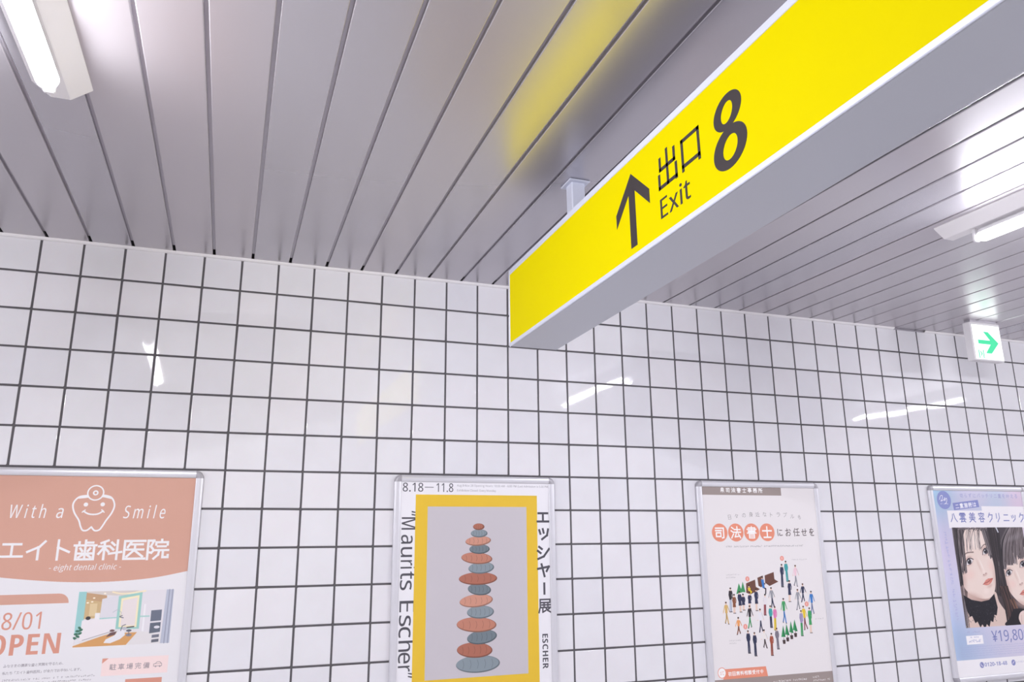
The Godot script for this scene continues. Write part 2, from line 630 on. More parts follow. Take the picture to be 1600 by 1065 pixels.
# ------------------------------------------------------------------ poster frames
func frame_profile() -> Array:
	return [Vector2(0, 0), Vector2(0, 0.0095), Vector2(0.0016, 0.0130), Vector2(0.005, 0.0160), Vector2(0.010, 0.0178), Vector2(0.016, 0.0182), Vector2(0.022, 0.0174), Vector2(0.0265, 0.0158), Vector2(0.0285, 0.0142), Vector2(0.029, 0.0118)]

func rail(a: Vector2, b: Vector2, outward: Vector2) -> SurfaceTool:
	var st := st_new()
	var rows := []
	for p in [a, b]:
		var row := PackedVector3Array()
		for q in frame_profile():
			var w: Vector2 = p - outward * q.x
			row.append(Vector3(w.x, w.y, q.y))
		rows.append(row)
	if (b - a).cross(outward) > 0:
		rows.reverse()
	skin(st, rows)
	return st

func corner_piece(c: Vector2, a0: float) -> SurfaceTool:
	var st := st_new()
	var rows := []
	for k in 9:
		var a := a0 - k * PI / 16.0
		var d := Vector2(cos(a), sin(a))
		var row := PackedVector3Array()
		for q in frame_profile():
			var w: Vector2 = c + d * (0.0292 - q.x)
			row.append(Vector3(w.x, w.y, q.y * 1.02))
		rows.append(row)
	skin(st, rows)
	return st

func build_posters() -> void:
	var labels := ["silver snap frame holding a salmon and white dental clinic poster with tooth emblem", "silver snap frame holding a white exhibition poster with thick yellow border", "silver snap frame holding a cream law office poster with a crowd of small figures", "silver snap frame holding a lavender beauty clinic poster with portrait photo"]
	var hw := 0.368
	var hh := 0.5115
	for k in 4:
		var t := thing("framed_poster", labels[k], "poster", Vector3(POSTER_X[k], H - 0.7550 - hh, 0.0015), "framed posters on the tiled wall")
		var c := 0.0292
		for r in [[Vector2(-hw + c, hh), Vector2(hw - c, hh), Vector2(0, 1)], [Vector2(-hw + c, -hh), Vector2(hw - c, -hh), Vector2(0, -1)], [Vector2(-hw, -hh + c), Vector2(-hw, hh - c), Vector2(-1, 0)], [Vector2(hw, -hh + c), Vector2(hw, hh - c), Vector2(1, 0)]]:
			part("rail", rail(r[0], r[1], r[2]), M.alu, t)
		for s in [[Vector2(hw - c, hh - c), PI / 2.0], [Vector2(-hw + c, hh - c), PI], [Vector2(-hw + c, -hh + c), 1.5 * PI], [Vector2(hw - c, -hh + c), TAU]]:
			part("corner_piece", corner_piece(s[0], s[1]), M.corner, t)
		# sheet: print covers 708 x 1005 mm, its origin (0, 0) mm is the top left of the opening
		var m := mat(Color.WHITE, 0.32, 0.0, 0.4)
		m.albedo_texture = draw_poster(k)
		var st := st_new()
		var x0 := -0.354
		var y1 := hh - 0.029 + 0.020
		var x1 := 0.354
		var y0 := y1 - 1.005
		var zf := 0.0112
		st.set_smooth_group(-1)
		st.set_uv(Vector2(0, 1)); st.add_vertex(Vector3(x0, y0, zf))
		st.set_uv(Vector2(0, 0)); st.add_vertex(Vector3(x0, y1, zf))
		st.set_uv(Vector2(1, 0)); st.add_vertex(Vector3(x1, y1, zf))
		st.set_uv(Vector2(0, 1)); st.add_vertex(Vector3(x0, y0, zf))
		st.set_uv(Vector2(1, 0)); st.add_vertex(Vector3(x1, y1, zf))
		st.set_uv(Vector2(1, 1)); st.add_vertex(Vector3(x1, y0, zf))
		part("poster_sheet", st, m, t)
		st = st_new()
		cbox(st, Vector3(x0, y0, 0.001), Vector3(x1, y1, 0.0108), 0.001)
		part("backboard", st, M.corner, t)

# ------------------------------------------------------------------ poster print (flat print only)
# drawn at ps pixels per millimetre, then halved; origin of the print is (ou, ov) mm from the sheet's corner
var ps := 3.0
var ou := 15.0
var ov := 20.0
var img: Image

func to_img(p: Vector2) -> Vector2:
	return Vector2((p.x + ou) * ps, (p.y + ov) * ps)

func fill(pts: Array, c: Color) -> void:
	var P := PackedVector2Array()
	var lo := 1e9
	var hi := -1e9
	for p in pts:
		var q := to_img(p)
		P.append(q)
		lo = minf(lo, q.y)
		hi = maxf(hi, q.y)
	var n := P.size()
	var W := img.get_width()
	for y in range(maxi(0, int(floor(lo))), mini(img.get_height(), int(ceil(hi)) + 1)):
		var yy := y + 0.5
		var xs := PackedFloat32Array()
		for i in n:
			var a := P[i]
			var b := P[(i + 1) % n]
			if (a.y <= yy) != (b.y <= yy):
				xs.append(a.x + (yy - a.y) / (b.y - a.y) * (b.x - a.x))
		xs.sort()
		for k in range(0, xs.size() - 1, 2):
			var x0 := maxi(0, int(round(xs[k])))
			var x1 := mini(W, int(round(xs[k + 1])))
			if x1 > x0:
				img.fill_rect(Rect2i(x0, y, x1 - x0, 1), c)

func oval(c: Vector2, r: Vector2, col: Color, turn := 0.0, K := 28) -> void:
	var pts := []
	for k in K:
		pts.append(c + (Vector2(cos(k * TAU / K), sin(k * TAU / K)) * r).rotated(turn))
	fill(pts, col)

func box(u0: float, v0: float, u1: float, v1: float, c: Color) -> void:
	fill([Vector2(u0, v0), Vector2(u1, v0), Vector2(u1, v1), Vector2(u0, v1)], c)

func line(pts: Array, w: float, c: Color, round_ends := true) -> void:
	for i in pts.size() - 1:
		var a: Vector2 = pts[i]
		var b: Vector2 = pts[i + 1]
		if a.distance_to(b) < 0.01:
			continue
		var t := (b - a).normalized() * w / 2.0
		var s := Vector2(-t.y, t.x)
		if round_ends:
			fill([a + s, b + s, b - s, a - s], c)
		else:
			fill([a + s - t, b + s + t, b - s + t, a - s - t], c)
	if round_ends and w * ps > 2.0:
		for p in pts:
			oval(p, Vector2(w, w) / 2.0, c, 0.0, 10)

func smooth(pts: Array, K := 5) -> Array:
	if pts.size() < 3:
		return pts
	var out := []
	for i in pts.size() - 1:
		var p0: Vector2 = pts[maxi(0, i - 1)]
		var p1: Vector2 = pts[i]
		var p2: Vector2 = pts[i + 1]
		var p3: Vector2 = pts[mini(pts.size() - 1, i + 2)]
		for k in K:
			out.append(p1.cubic_interpolate(p2, p0, p3, k / float(K)))
	out.append(pts[-1])
	return out

func curve(nums: Array, w: float, c: Color) -> void:
	line(smooth(vv(nums)), w, c)

func vv(nums: Array) -> Array:
	var out := []
	for i in range(0, nums.size(), 2):
		out.append(Vector2(nums[i], nums[i + 1]))
	return out

# Latin lettering: caps of height cap on the base line v, fitted between u0 and u1 when u1 > u0
func latin(s: String, u0: float, v: float, cap: float, u1: float, c: Color, weight := 400, space := 0.0, lean := 0.0, down := false) -> void:
	var f := font("Droid Sans", weight)
	var cb := cap_box(weight)
	var k := cap / cb.size.y
	var x := 0.0
	var glyphs := []
	for ch in s:
		var adv: float = f.get_string_size(ch, HORIZONTAL_ALIGNMENT_LEFT, -1, 64).x * 0.001
		if ch != " ":
			var tm := TextMesh.new()
			tm.text = ch
			tm.font = f
			tm.font_size = 64
			tm.pixel_size = 0.001
			tm.depth = 0.0
			tm.horizontal_alignment = HORIZONTAL_ALIGNMENT_LEFT
			var arr := tm.get_mesh_arrays()
			glyphs.append([x, arr[Mesh.ARRAY_VERTEX], arr[Mesh.ARRAY_INDEX], adv])
		x += adv + space / k
	var total := x - space / k
	var kx := k
	if u1 > u0:
		kx = (u1 - u0) / total
	for g in glyphs:
		var V: PackedVector3Array = g[1]
		var I: PackedInt32Array = g[2]
		for i in range(0, I.size(), 3):
			var pts := []
			for j in 3:
				var p := V[I[i + j]]
				var a: float = (g[0] + p.x) * kx
				var b: float = (p.y - cb.position.y) * k
				a += b * lean
				pts.append(Vector2(u0 + b, v + a) if down else Vector2(u0 + a, v - b))
			fill(pts, c)

# brush strokes of the Japanese characters on a 100 x 100 grid; ~ marks a curved character
const KANA := {
	"エ": "14 18 86 18|50 18 50 82|6 82 94 82",
	"イ": "84 8 60 34 8 58|56 36 56 94",
	"ト": "30 6 30 94|30 38 80 60",
	"歯": "50 4 50 24|50 14 80 14|24 12 24 24|6 27 94 27|14 36 14 94 86 94 86 36|22 66 78 66|50 36 50 90|30 42 38 54|70 42 62 54|46 68 26 84|54 68 74 84",
	"科": "40 6 12 18|4 34 46 34|26 14 26 96|25 38 4 70|28 42 44 60|56 16 68 28|52 38 64 50|48 70 98 62|80 6 80 96",
	"医": "8 10 94 10|8 10 8 92 96 92|36 14 22 38|32 26 84 26|18 50 88 50|52 26 52 50 20 82|54 56 86 82",
	"院": "8 8 8 96|8 8 32 8 20 36|20 36 34 54 24 66 14 64|66 4 66 16|42 28 42 16 92 16 92 28|50 36 84 36|40 54 96 54|58 54 54 76 36 94|74 54 74 88 96 88 96 78",
	"駐": "10 10 44 10|10 10 10 62|10 28 42 28|10 44 42 44|26 10 26 62|8 62 46 62 44 88 34 92|10 70 6 86|20 70 20 84|30 70 32 82|72 4 80 14|54 22 98 22|58 52 94 52|76 22 76 90|50 90 98 90",
	"車": "8 16 92 16|22 28 78 28 78 64 22 64 22 28|22 46 78 46|50 4 50 96|4 78 96 78",
	"場": "20 10 20 80|4 34 36 34|4 84 38 74|48 8 88 8 88 38 48 38 48 8|48 23 88 23|40 48 98 48|54 48 38 72|48 60 92 60 88 90 78 94|64 62 46 88|78 62 62 94",
	"完": "50 4 50 16|8 30 8 16 92 16 92 30|26 36 74 36|8 54 92 54|36 54 32 78 8 94|62 54 62 90 92 90 92 76",
	"備": "24 6 6 46|16 32 16 96|34 18 96 18|52 6 52 30|76 6 76 30|34 36 96 36|38 36 36 66 28 94|46 48 90 48 90 94 82 94|46 48 46 96|46 64 90 64|46 78 90 78|68 48 68 96",
	"ッ": "20 34 28 56|46 28 52 50|84 30 76 66 40 90",
	"シ": "18 12 38 26|8 38 28 52|10 90 52 74 92 26",
	"ャ": "10 52 88 40 72 66|36 26 56 96",
	"ー": "50 8 50 92",
	"展": "14 8 90 8 90 28 14 28|14 8 14 56 4 94|26 44 94 44|20 62 96 62|44 34 44 62|74 34 74 62|34 62 34 92 56 82|56 62 70 80 96 94|86 68 70 78",
	"泉": "50 2 42 12|22 12 78 12 78 46 22 46 22 12|22 29 78 29|50 46 50 96|10 58 38 58 10 88|88 54 62 66|56 60 92 90",
	"司": "10 14 88 14 88 90 74 94|10 34 66 34|16 52 60 52 60 82 16 82 16 52",
	"法": "10 8 26 18|4 36 20 46|6 94 26 62|36 26 94 26|64 4 64 48|28 48 98 48|58 48 40 86 88 80|74 62 94 94",
	"書": "50 2 50 56|16 12 84 12 84 36 16 36|4 24 96 24|16 46 84 46|4 56 96 56|24 66 76 66 76 96 24 96 24 66|24 81 76 81",
	"士": "50 6 50 92|6 38 94 38|16 92 84 92",
	"事": "6 12 94 12|22 20 78 20 78 36 22 36 22 20|16 46 82 46 82 74 16 74|2 60 98 60|50 2 50 94 38 94",
	"務": "8 10 42 10 26 30|12 22 34 34|4 40 44 40 38 54|24 40 24 90 14 90|22 46 4 70|66 4 50 28|60 14 92 14 50 50|60 26 96 50|52 62 90 62 86 92 74 92|70 52 66 72 46 96",
	"所": "6 12 48 12|10 28 44 28 44 52 10 52|10 28 10 56 4 92|90 8 60 18|60 18 60 54 50 94|60 44 98 44|82 44 82 96",
	"日": "20 8 80 8 80 92 20 92 20 8|20 50 80 50",
	"々": "40 10 12 54|34 28 84 28 34 86|36 56 64 80",
	"の": "~52 14 44 60 24 82 10 60 22 30 52 16 80 26 90 52 78 78 54 90",
	"身": "50 2 42 14|24 14 76 14|24 14 24 64|24 30 76 30|24 46 76 46|76 14 76 92 62 94|8 64 76 62|92 44 60 76 10 94",
	"近": "10 8 22 20|4 36 22 36 22 74|4 92 22 76 50 90 98 90|84 6 46 16 46 46 36 76|46 38 96 38|74 38 74 80",
	"な": "~8 26 50 24|34 6 26 40 8 68|62 24 90 36|66 40 66 78 52 92 38 82 52 72 90 88",
	"ラ": "20 12 82 12|8 38 90 38 76 72 36 96",
	"ブ": "8 20 76 20 70 56 24 94|80 4 88 14|92 2 98 10",
	"ル": "30 14 28 56 6 92|58 8 58 88 96 56",
	"も": "~50 6 42 70 56 92 82 80 82 56|18 32 76 32|16 54 74 54",
	"に": "~16 12 12 50 18 92|44 26 86 26|46 60 40 82 60 88 90 84",
	"お": "~8 30 58 26|34 6 34 84 22 92 12 78 40 54 72 50 88 68 72 90 56 88|76 16 94 34",
	"任": "30 6 6 50|18 34 18 96|88 8 42 18|36 50 98 50|68 14 68 90|42 90 94 90",
	"せ": "~4 44 96 38|74 10 74 60 58 66|28 16 28 80 40 90 84 88",
	"を": "~16 20 76 20|46 4 12 56 40 44 54 54 52 76|86 38 36 64 30 84 50 92 86 90",
	"八": "38 20 32 56 6 92|56 14 70 60 96 92",
	"雲": "16 8 84 8|6 30 6 18 94 18 94 30|50 8 50 46|22 30 38 30|22 42 38 42|62 30 78 30|62 42 78 42|20 56 80 56|4 68 96 68|42 68 22 94 80 88|68 76 88 98",
	"美": "30 4 38 16|70 4 62 16|10 18 90 18|16 34 84 34|6 50 94 50|50 18 50 50|10 66 90 66|50 52 48 68 6 96|52 68 94 96",
	"容": "50 2 50 12|8 26 8 12 92 12 92 26|36 24 18 40|64 24 82 40|50 36 28 56 4 68|50 36 72 56 96 68|28 66 72 66 72 94 28 94 28 66",
	"ク": "40 6 12 46|34 24 84 24 72 62 26 96",
	"リ": "22 12 22 58|76 8 76 56 36 94",
	"ニ": "18 24 82 24|6 82 94 82",
	"二": "18 24 82 24|6 82 94 82",
	"重": "78 4 20 12|4 22 96 22|20 32 80 32 80 62 20 62 20 32|20 47 80 47|50 10 50 92|12 76 88 76|4 92 96 92",
	"施": "24 4 24 18|2 20 48 20|22 20 18 60 4 94|18 44 42 44 38 88 28 92|64 4 50 30|58 18 98 18|52 50 94 40 92 66|52 36 52 90 96 90 96 78|72 26 72 76",
	"術": "22 4 4 26|24 24 4 52|15 42 15 96|30 32 64 32|46 6 46 96|46 36 30 66|48 36 62 60|56 10 62 20|70 14 96 14|66 40 98 40|84 40 84 92 74 92",
	"は": "~14 10 10 50 16 92|40 34 92 34|70 8 70 76 54 90 42 78 58 70 92 86",
	"切": "4 40 44 32|22 8 22 78 46 64|50 16 90 16 86 90 72 92|68 16 64 60 44 94",
	"ら": "~40 6 62 18|24 28 20 62 52 50 78 62 70 84 36 94",
	"ず": "~6 26 84 24|54 6 54 56 40 66 32 52 46 42 56 60 40 94|80 2 88 12|92 0 98 8",
	"パ": "34 26 8 84|60 22 92 84|82 4 76 12 84 20 92 12 82 4",
	"チ": "74 8 18 22|6 46 94 46|50 18 50 56 26 94",
	"叶": "8 22 36 22 36 74 8 74 8 22|44 42 98 42|72 6 72 96",
	"え": "~40 6 62 16|16 34 74 32 12 88 46 64 58 90 92 88",
	"る": "~22 12 74 12 14 62 52 44 86 62 72 88 44 92 36 80 50 74 64 88",
	"初": "24 4 26 16|4 26 42 26 8 66|24 46 24 96|30 50 44 64|50 16 92 16 88 90 74 92|68 16 64 60 44 94",
	"回": "8 8 92 8 92 92 8 92 8 8|32 34 68 34 68 68 32 68 32 34",
	"無": "24 4 8 30|22 14 92 14|4 34 96 34|8 60 92 60|26 14 26 60|42 14 42 60|60 14 60 60|78 14 78 60|14 74 6 94|36 74 40 92|60 74 66 92|84 72 96 92",
	"料": "26 6 26 96|8 14 14 30|44 12 36 30|4 40 48 40|24 44 4 72|28 44 46 62|58 16 70 28|54 38 66 50|48 70 98 60|82 4 82 96",
	"相": "24 4 24 96|4 26 46 26|22 30 4 66|26 34 44 56|54 10 92 10 92 92 54 92 54 10|54 36 92 36|54 64 92 64",
	"談": "8 8 36 8|4 22 42 22|8 36 36 36|8 48 36 48|8 62 36 62 36 90 8 90 8 62|70 4 66 30 46 48|50 12 56 24|92 10 82 24|68 26 94 46|70 50 66 76 44 96|50 58 56 70|92 56 82 70|68 72 96 96",
	"受": "84 4 14 14|22 18 28 30|48 16 52 28|80 14 70 30|8 48 8 34 92 34 92 48|22 54 76 54 46 84 10 96|28 58 54 82 92 96",
	"付": "28 4 6 48|18 30 18 96|36 30 98 30|78 6 78 90 64 94|48 48 60 68",
	"中": "14 24 86 24 86 62 14 62 14 24|50 4 50 96",
	"み": "~20 14 58 14 34 80 16 90 8 72 30 62 92 76|78 40 74 70 52 96",
	"さ": "~8 28 88 24|46 6 72 60 36 54|24 60 30 88 76 92",
	"ま": "~12 22 86 22|16 44 84 44|50 6 50 76 34 92 18 80 36 70 84 90",
	"健": "24 4 6 46|16 30 16 96|32 14 52 14 38 42 54 42 44 74 28 94|34 62 58 90 98 92|58 14 90 14 90 42 58 42|54 28 98 28|58 56 92 56|54 70 96 70|74 4 74 84",
	"康": "52 2 52 12|12 12 96 12|14 12 14 56 4 94|30 24 82 24 82 50 30 50|22 37 94 37|56 18 56 90 46 92|24 60 38 68|22 90 46 74|84 58 64 68|60 66 94 90",
	"と": "~32 8 40 42|84 28 26 58 24 82 50 90 84 88",
	"笑": "22 4 6 26|16 14 46 14|28 16 34 28|62 4 50 26|58 14 94 14|72 16 78 28|80 34 18 42|6 60 94 60|50 40 46 66 8 96|52 62 92 96",
	"顔": "26 2 26 12|6 14 48 14|16 16 20 28|38 16 34 28|6 30 50 30|10 30 10 60 2 92|44 36 20 50|46 50 20 68|48 68 16 92|54 10 98 10|74 10 70 24|58 24 94 24 94 74 58 74 58 24|58 40 94 40|58 57 94 57|68 76 54 96|84 76 98 96",
	"守": "50 2 50 14|8 28 8 14 92 14 92 28|6 46 94 46|68 32 68 90 50 94|26 60 38 76",
	"た": "~8 28 56 26|34 6 10 92|50 46 88 42|48 76 56 88 92 86",
	"め": "~18 16 36 72|60 8 40 70 16 84 10 62 36 38 72 34 90 60 76 84 52 92",
	"私": "44 6 10 18|4 34 50 34|28 14 28 96|26 38 4 70|30 40 48 58|70 8 50 84 92 76|80 52 98 92",
	"ち": "~8 26 86 24|42 6 22 60 58 46 84 64 72 86 34 94",
	"が": "~6 32 60 30 58 72 44 92 34 84|34 8 8 88|70 26 88 58|80 6 88 18|92 2 98 12",
	"全": "50 4 30 30 4 46|50 4 70 30 96 46|22 46 78 46|50 46 50 90|22 68 78 68|6 90 94 90",
	"力": "10 28 86 28 80 88 64 92|46 4 44 44 8 94",
	"で": "~6 18 92 14 56 36 48 70 62 88 88 92|70 44 78 56|84 40 92 52",
	"手": "82 6 18 16|14 36 86 36|4 58 96 58|52 14 52 92 38 94",
	"伝": "28 4 6 46|18 30 18 96|42 20 92 20|34 44 98 44|60 44 42 86 84 80|76 60 94 94",
	"い": "~14 18 16 66 30 86 40 68|72 24 90 50 92 66",
	"し": "~28 8 26 70 46 92 86 72",
	"す": "~4 24 96 24|58 4 58 58 42 68 32 52 46 40 58 54 46 80 26 96",
	"、": "10 70 28 92",
	"。": "12 74 28 74 28 92 12 92 12 74",
	"「": "90 6 60 6 60 60",
	"」": "40 40 40 94 10 94"}

# one character filling the rectangle (u, v, su, sv), strokes w mm wide
func glyph(ch: String, u: float, v: float, su: float, sv: float, w: float, c: Color, turn := 0.0) -> void:
	if not KANA.has(ch):
		return
	var s: String = KANA[ch]
	var curved := s.begins_with("~")
	for stroke in s.trim_prefix("~").split("|"):
		var n := stroke.split_floats(" ")
		var pts := []
		for i in range(0, n.size(), 2):
			var p := Vector2(n[i] / 100.0 - 0.5, n[i + 1] / 100.0 - 0.5) * Vector2(su, sv)
			pts.append(Vector2(u + su / 2.0, v + sv / 2.0) + p.rotated(turn))
		if curved:
			line(smooth(pts), w, c)
		else:
			line(pts, w, c, false)

func japanese(s: String, u: float, v: float, size: float, pitch: float, w: float, c: Color, turn := 0.0) -> void:
	var d := Vector2(pitch, 0).rotated(turn)
	var p := Vector2(u, v)
	for ch in s:
		glyph(ch, p.x, p.y, size, size, w, c, turn)
		p += d

# print too small to read in the photograph: rows of specks the size of characters
func specks(u0: float, u1: float, v: float, size: float, c: Color, down := false) -> void:
	var x := u0
	while x < u1 - size:
		for k in 4:
			var a := Vector2(rng.randf(), rng.randf()) * size * 0.8
			var b := a + (Vector2(size * 0.6, 0) if k % 2 == 0 else Vector2(0, size * 0.6))
			b = b.min(Vector2(size, size) * 0.9)
			if down:
				line([Vector2(v + a.x, x + a.y), Vector2(v + b.x, x + b.y)], size * 0.12, c, false)
			else:
				line([Vector2(x + a.x, v + a.y), Vector2(x + b.x, v + b.y)], size * 0.12, c, false)
		x += size * (1.05 if rng.randf() < 0.93 else 2.0)

# soften a rectangle of the print, as in a photograph
func soften(u0: float, v0: float, u1: float, v1: float, k: int) -> void:
	var a := Vector2i(to_img(Vector2(u0, v0)))
	var b := Vector2i(to_img(Vector2(u1, v1)))
	var sub := img.get_region(Rect2i(a, b - a))
	sub.resize(maxi(2, (b - a).x / k), maxi(2, (b - a).y / k), Image.INTERPOLATE_BILINEAR if k < 3 else Image.INTERPOLATE_LANCZOS)
	sub.resize((b - a).x, (b - a).y, Image.INTERPOLATE_CUBIC)
	img.blit_rect(sub, Rect2i(Vector2i.ZERO, b - a), a)

func draw_poster(k: int) -> ImageTexture:
	img = Image.create_empty(int(708 * ps), int(1005 * ps), false, Image.FORMAT_RGB8)
	rng.seed = 100 + k
	if k == 0:
		print_dental()
	elif k == 1:
		print_exhibition()
	elif k == 2:
		print_law_office()
	else:
		print_beauty()
	img.resize(int(708 * ps / 2), int(1005 * ps / 2), Image.INTERPOLATE_BILINEAR)
	return ImageTexture.create_from_image(img)

func print_dental() -> void:
	var paper := c8(231, 229, 233)
	var salmon := c8(211, 163, 146)
	var white := c8(238, 236, 239)
	img.fill(paper)
	fill([Vector2(-15, -20), Vector2(693, -20)] + smooth(vv([693, 344, 673, 349, 550, 371, 410, 380, 301, 379, 197, 372, 65, 357, -15, 342])), salmon)
	latin("With", 59, 152, 47, 181, white, 400, 14.0, 0.12)
	latin("a", 210, 152, 47, 237, white, 400, 0.0, 0.12)
	latin("Smile", 433, 153, 47, 580, white, 400, 14.0, 0.12)
	# tooth emblem with a head mirror
	curve([308, 70, 280, 76, 264, 100, 270, 130, 289, 160, 297, 182, 306, 196, 320, 196, 333, 184], 5.8, white)
	curve([333, 184, 345, 197, 360, 195, 369, 182, 380, 160, 396, 132, 402, 103, 388, 76, 360, 68], 5.8, white)
	curve([280, 79, 305, 76, 318, 74], 5.8, white)
	curve([351, 72, 366, 74, 392, 80], 5.8, white)
	oval(Vector2(334, 60), Vector2(29, 29), white)
	oval(Vector2(334, 60), Vector2(24, 24), salmon)
	oval(Vector2(334, 60), Vector2(9.5, 9.5), white)
	oval(Vector2(334, 60), Vector2(4.5, 4.5), salmon)
	oval(Vector2(306, 103), Vector2(7.5, 7.5), white)
	oval(Vector2(362, 102), Vector2(7.5, 7.5), white)
	curve([301, 127, 316, 136, 334, 139, 352, 136, 366, 126], 5.8, white)
	line(vv([297, 131, 306, 123]), 4, white)
	line(vv([361, 122, 370, 131]), 4, white)
	for g in [["エ", 50, 232, 76, 66], ["イ", 132, 229, 70, 72], ["ト", 212, 227, 72, 76], ["歯", 282, 230, 80, 74], ["科", 364, 229, 80, 74], ["医", 446, 228, 80, 78], ["院", 526, 229, 80, 76]]:
		glyph(g[0], g[1], g[2], g[3], g[4], 8.2, white)
	latin("- eight dental clinic -", 210, 337, 20, 447, white, 400, 0.0, 0.22)
	# band and date
	var band := [Vector2(-15, 417), Vector2(257, 417)]
	for k in 9:
		var a := -PI / 2 + k * PI / 16
		band.append(Vector2(257, 450) + Vector2(cos(a), sin(a)) * 33)
	band.append(Vector2(-15, 450))
	fill(band, salmon)
	var deep := c8(216, 152, 134)
	latin("08/01", 50, 534, 57, 223, deep, 400)
	latin("OPEN", 51, 619, 68, 286, deep, 600)
	dental_photo()
	var grey := c8(150, 144, 152)
	japanese("みなさまの健康な歯と笑顔を守るため、", 114, 648, 10, 10.6, 0.9, grey)
	japanese("私たち「エイト歯科医院」が全力でお手伝いします。", 114, 671, 10, 10.4, 0.9, grey)
	specks(114, 405, 696, 6.5, grey)
	specks(114, 405, 709, 6.5, grey)
	specks(114, 340, 722, 6.5, grey)
	box(421, 645, 640, 704, c8(245, 222, 220))
	fill(vv([421, 645, 441, 645, 421, 662]), deep)
	japanese("駐車場完備", 447, 665, 21, 27.6, 1.9, c8(158, 146, 152))
	# car symbol
	var cg := c8(170, 156, 160)
	line(vv([592, 680, 592, 673, 598, 671, 603, 666, 612, 666, 617, 671, 619, 673, 619, 680, 592, 680]), 2.0, cg)
	line(vv([598, 672, 617, 672]), 1.6, cg)
	oval(Vector2(599, 681), Vector2(3, 3), cg)
	oval(Vector2(613, 681), Vector2(3, 3), cg)
	box(503, 719, 624, 790, deep)

func dental_photo() -> void:
	# surgery room: u 320..637, v 413..602
	box(320, 413, 637, 602, c8(226, 222, 226))
	fill(vv([320, 413, 520, 413, 470, 432, 320, 418]), c8(214, 205, 200))
	box(320, 413, 345, 560, c8(158, 205, 205))
	fill(vv([345, 417, 412, 428, 414, 452, 345, 446]), c8(196, 160, 126))
	fill(vv([345, 440, 398, 450, 396, 505, 345, 508]), c8(206, 178, 136))
	box(360, 455, 384, 498, c8(222, 200, 160))
	box(380, 488, 396, 510, c8(235, 233, 236))
	fill(vv([398, 440, 452, 428, 452, 506, 396, 508]), c8(222, 219, 226))
	fill(vv([396, 506, 452, 505, 452, 511, 396, 513]), c8(160, 205, 202))
	# lit alcove with mint frame
	fill(vv([452, 432, 530, 420, 530, 548, 452, 546]), c8(160, 206, 198))
	fill(vv([461, 440, 521, 430, 521, 542, 461, 540]), c8(244, 232, 196))
	fill(vv([467, 447, 515, 438, 515, 536, 467, 535]), c8(232, 222, 222))
	fill(vv([530, 418, 612, 414, 612, 580, 530, 560]), c8(226, 222, 228))
	box(540, 462, 546, 572, c8(238, 236, 240))
	box(530, 503, 562, 508, c8(176, 212, 208))
	# counter
	fill(vv([340, 512, 452, 508, 452, 552, 348, 580, 338, 580]), c8(236, 230, 234))
	line(vv([348, 580, 452, 550]), 1.4, c8(140, 136, 144))
	oval(Vector2(359, 505), Vector2(8, 6), c8(70, 66, 70))
	# floor
	fill(vv([320, 602, 637, 602, 637, 575, 530, 556, 452, 553, 348, 581, 320, 594]), c8(226, 222, 224))
	fill(vv([320, 602, 320, 598, 405, 570, 440, 560, 525, 560, 492, 602]), c8(214, 160, 104))
	# chair
	fill(vv([418, 592, 424, 580, 450, 568, 468, 548, 482, 550, 486, 568, 470, 582, 440, 594]), c8(232, 230, 236))
	fill(vv([424, 572, 436, 558, 458, 554, 452, 566]), c8(112, 86, 88))
	oval(Vector2(442, 551), Vector2(8, 4), c8(120, 92, 92))
	line(vv([470, 552, 474, 536, 484, 532]), 3, c8(120, 120, 132))
	oval(Vector2(482, 545), Vector2(8, 6), c8(190, 190, 200))
	line(vv([490, 542, 512, 540]), 4, c8(98, 88, 92))
	oval(Vector2(497, 553), Vector2(9, 4), c8(104, 104, 116))
	oval(Vector2(498, 568), Vector2(10, 5), c8(140, 138, 150))
	line(vv([497, 553, 498, 568]), 2, c8(110, 110, 120))
	# shelves and curtain
	fill(vv([566, 486, 602, 484, 602, 522, 566, 524]), c8(112, 118, 134))
	fill(vv([566, 530, 602, 528, 602, 562, 566, 566]), c8(104, 110, 124))
	oval(Vector2(590, 545), Vector2(10, 5), c8(224, 222, 230))
	fill(vv([576, 572, 600, 570, 600, 580, 576, 582]), c8(120, 122, 136))
	fill(vv([576, 588, 600, 586, 600, 596, 576, 598]), c8(110, 112, 124))
	fill(vv([612, 413, 637, 413, 637, 602, 606, 602]), c8(188, 192, 208))
	line(vv([622, 413, 619, 602]), 3, c8(150, 154, 174))
	line(vv([633, 413, 631, 602]), 3, c8(150, 154, 174))
	# plant
	for p in [[330, 548], [336, 538], [326, 558], [338, 556], [332, 566], [340, 545], [324, 572]]:
		oval(Vector2(p[0], p[1]), Vector2(7, 4), c8(70, 116, 96), rng.randf_range(-0.8, 0.8))
	box(326, 574, 338, 592, c8(226, 226, 230))
	for p in [[371, 436], [366, 449], [352, 452], [405, 421]]:
		oval(Vector2(p[0], p[1]), Vector2(4, 2.5), c8(252, 240, 222))
	line(smooth(vv([430, 417, 470, 424, 540, 416])), 5, c8(246, 230, 196))
	line(smooth(vv([438, 488, 452, 480, 466, 490, 462, 500])), 1.6, c8(180, 182, 194))
	line(smooth(vv([470, 500, 462, 504, 474, 508])), 3, c8(120, 120, 130))
	soften(320, 413, 637, 602, 6)

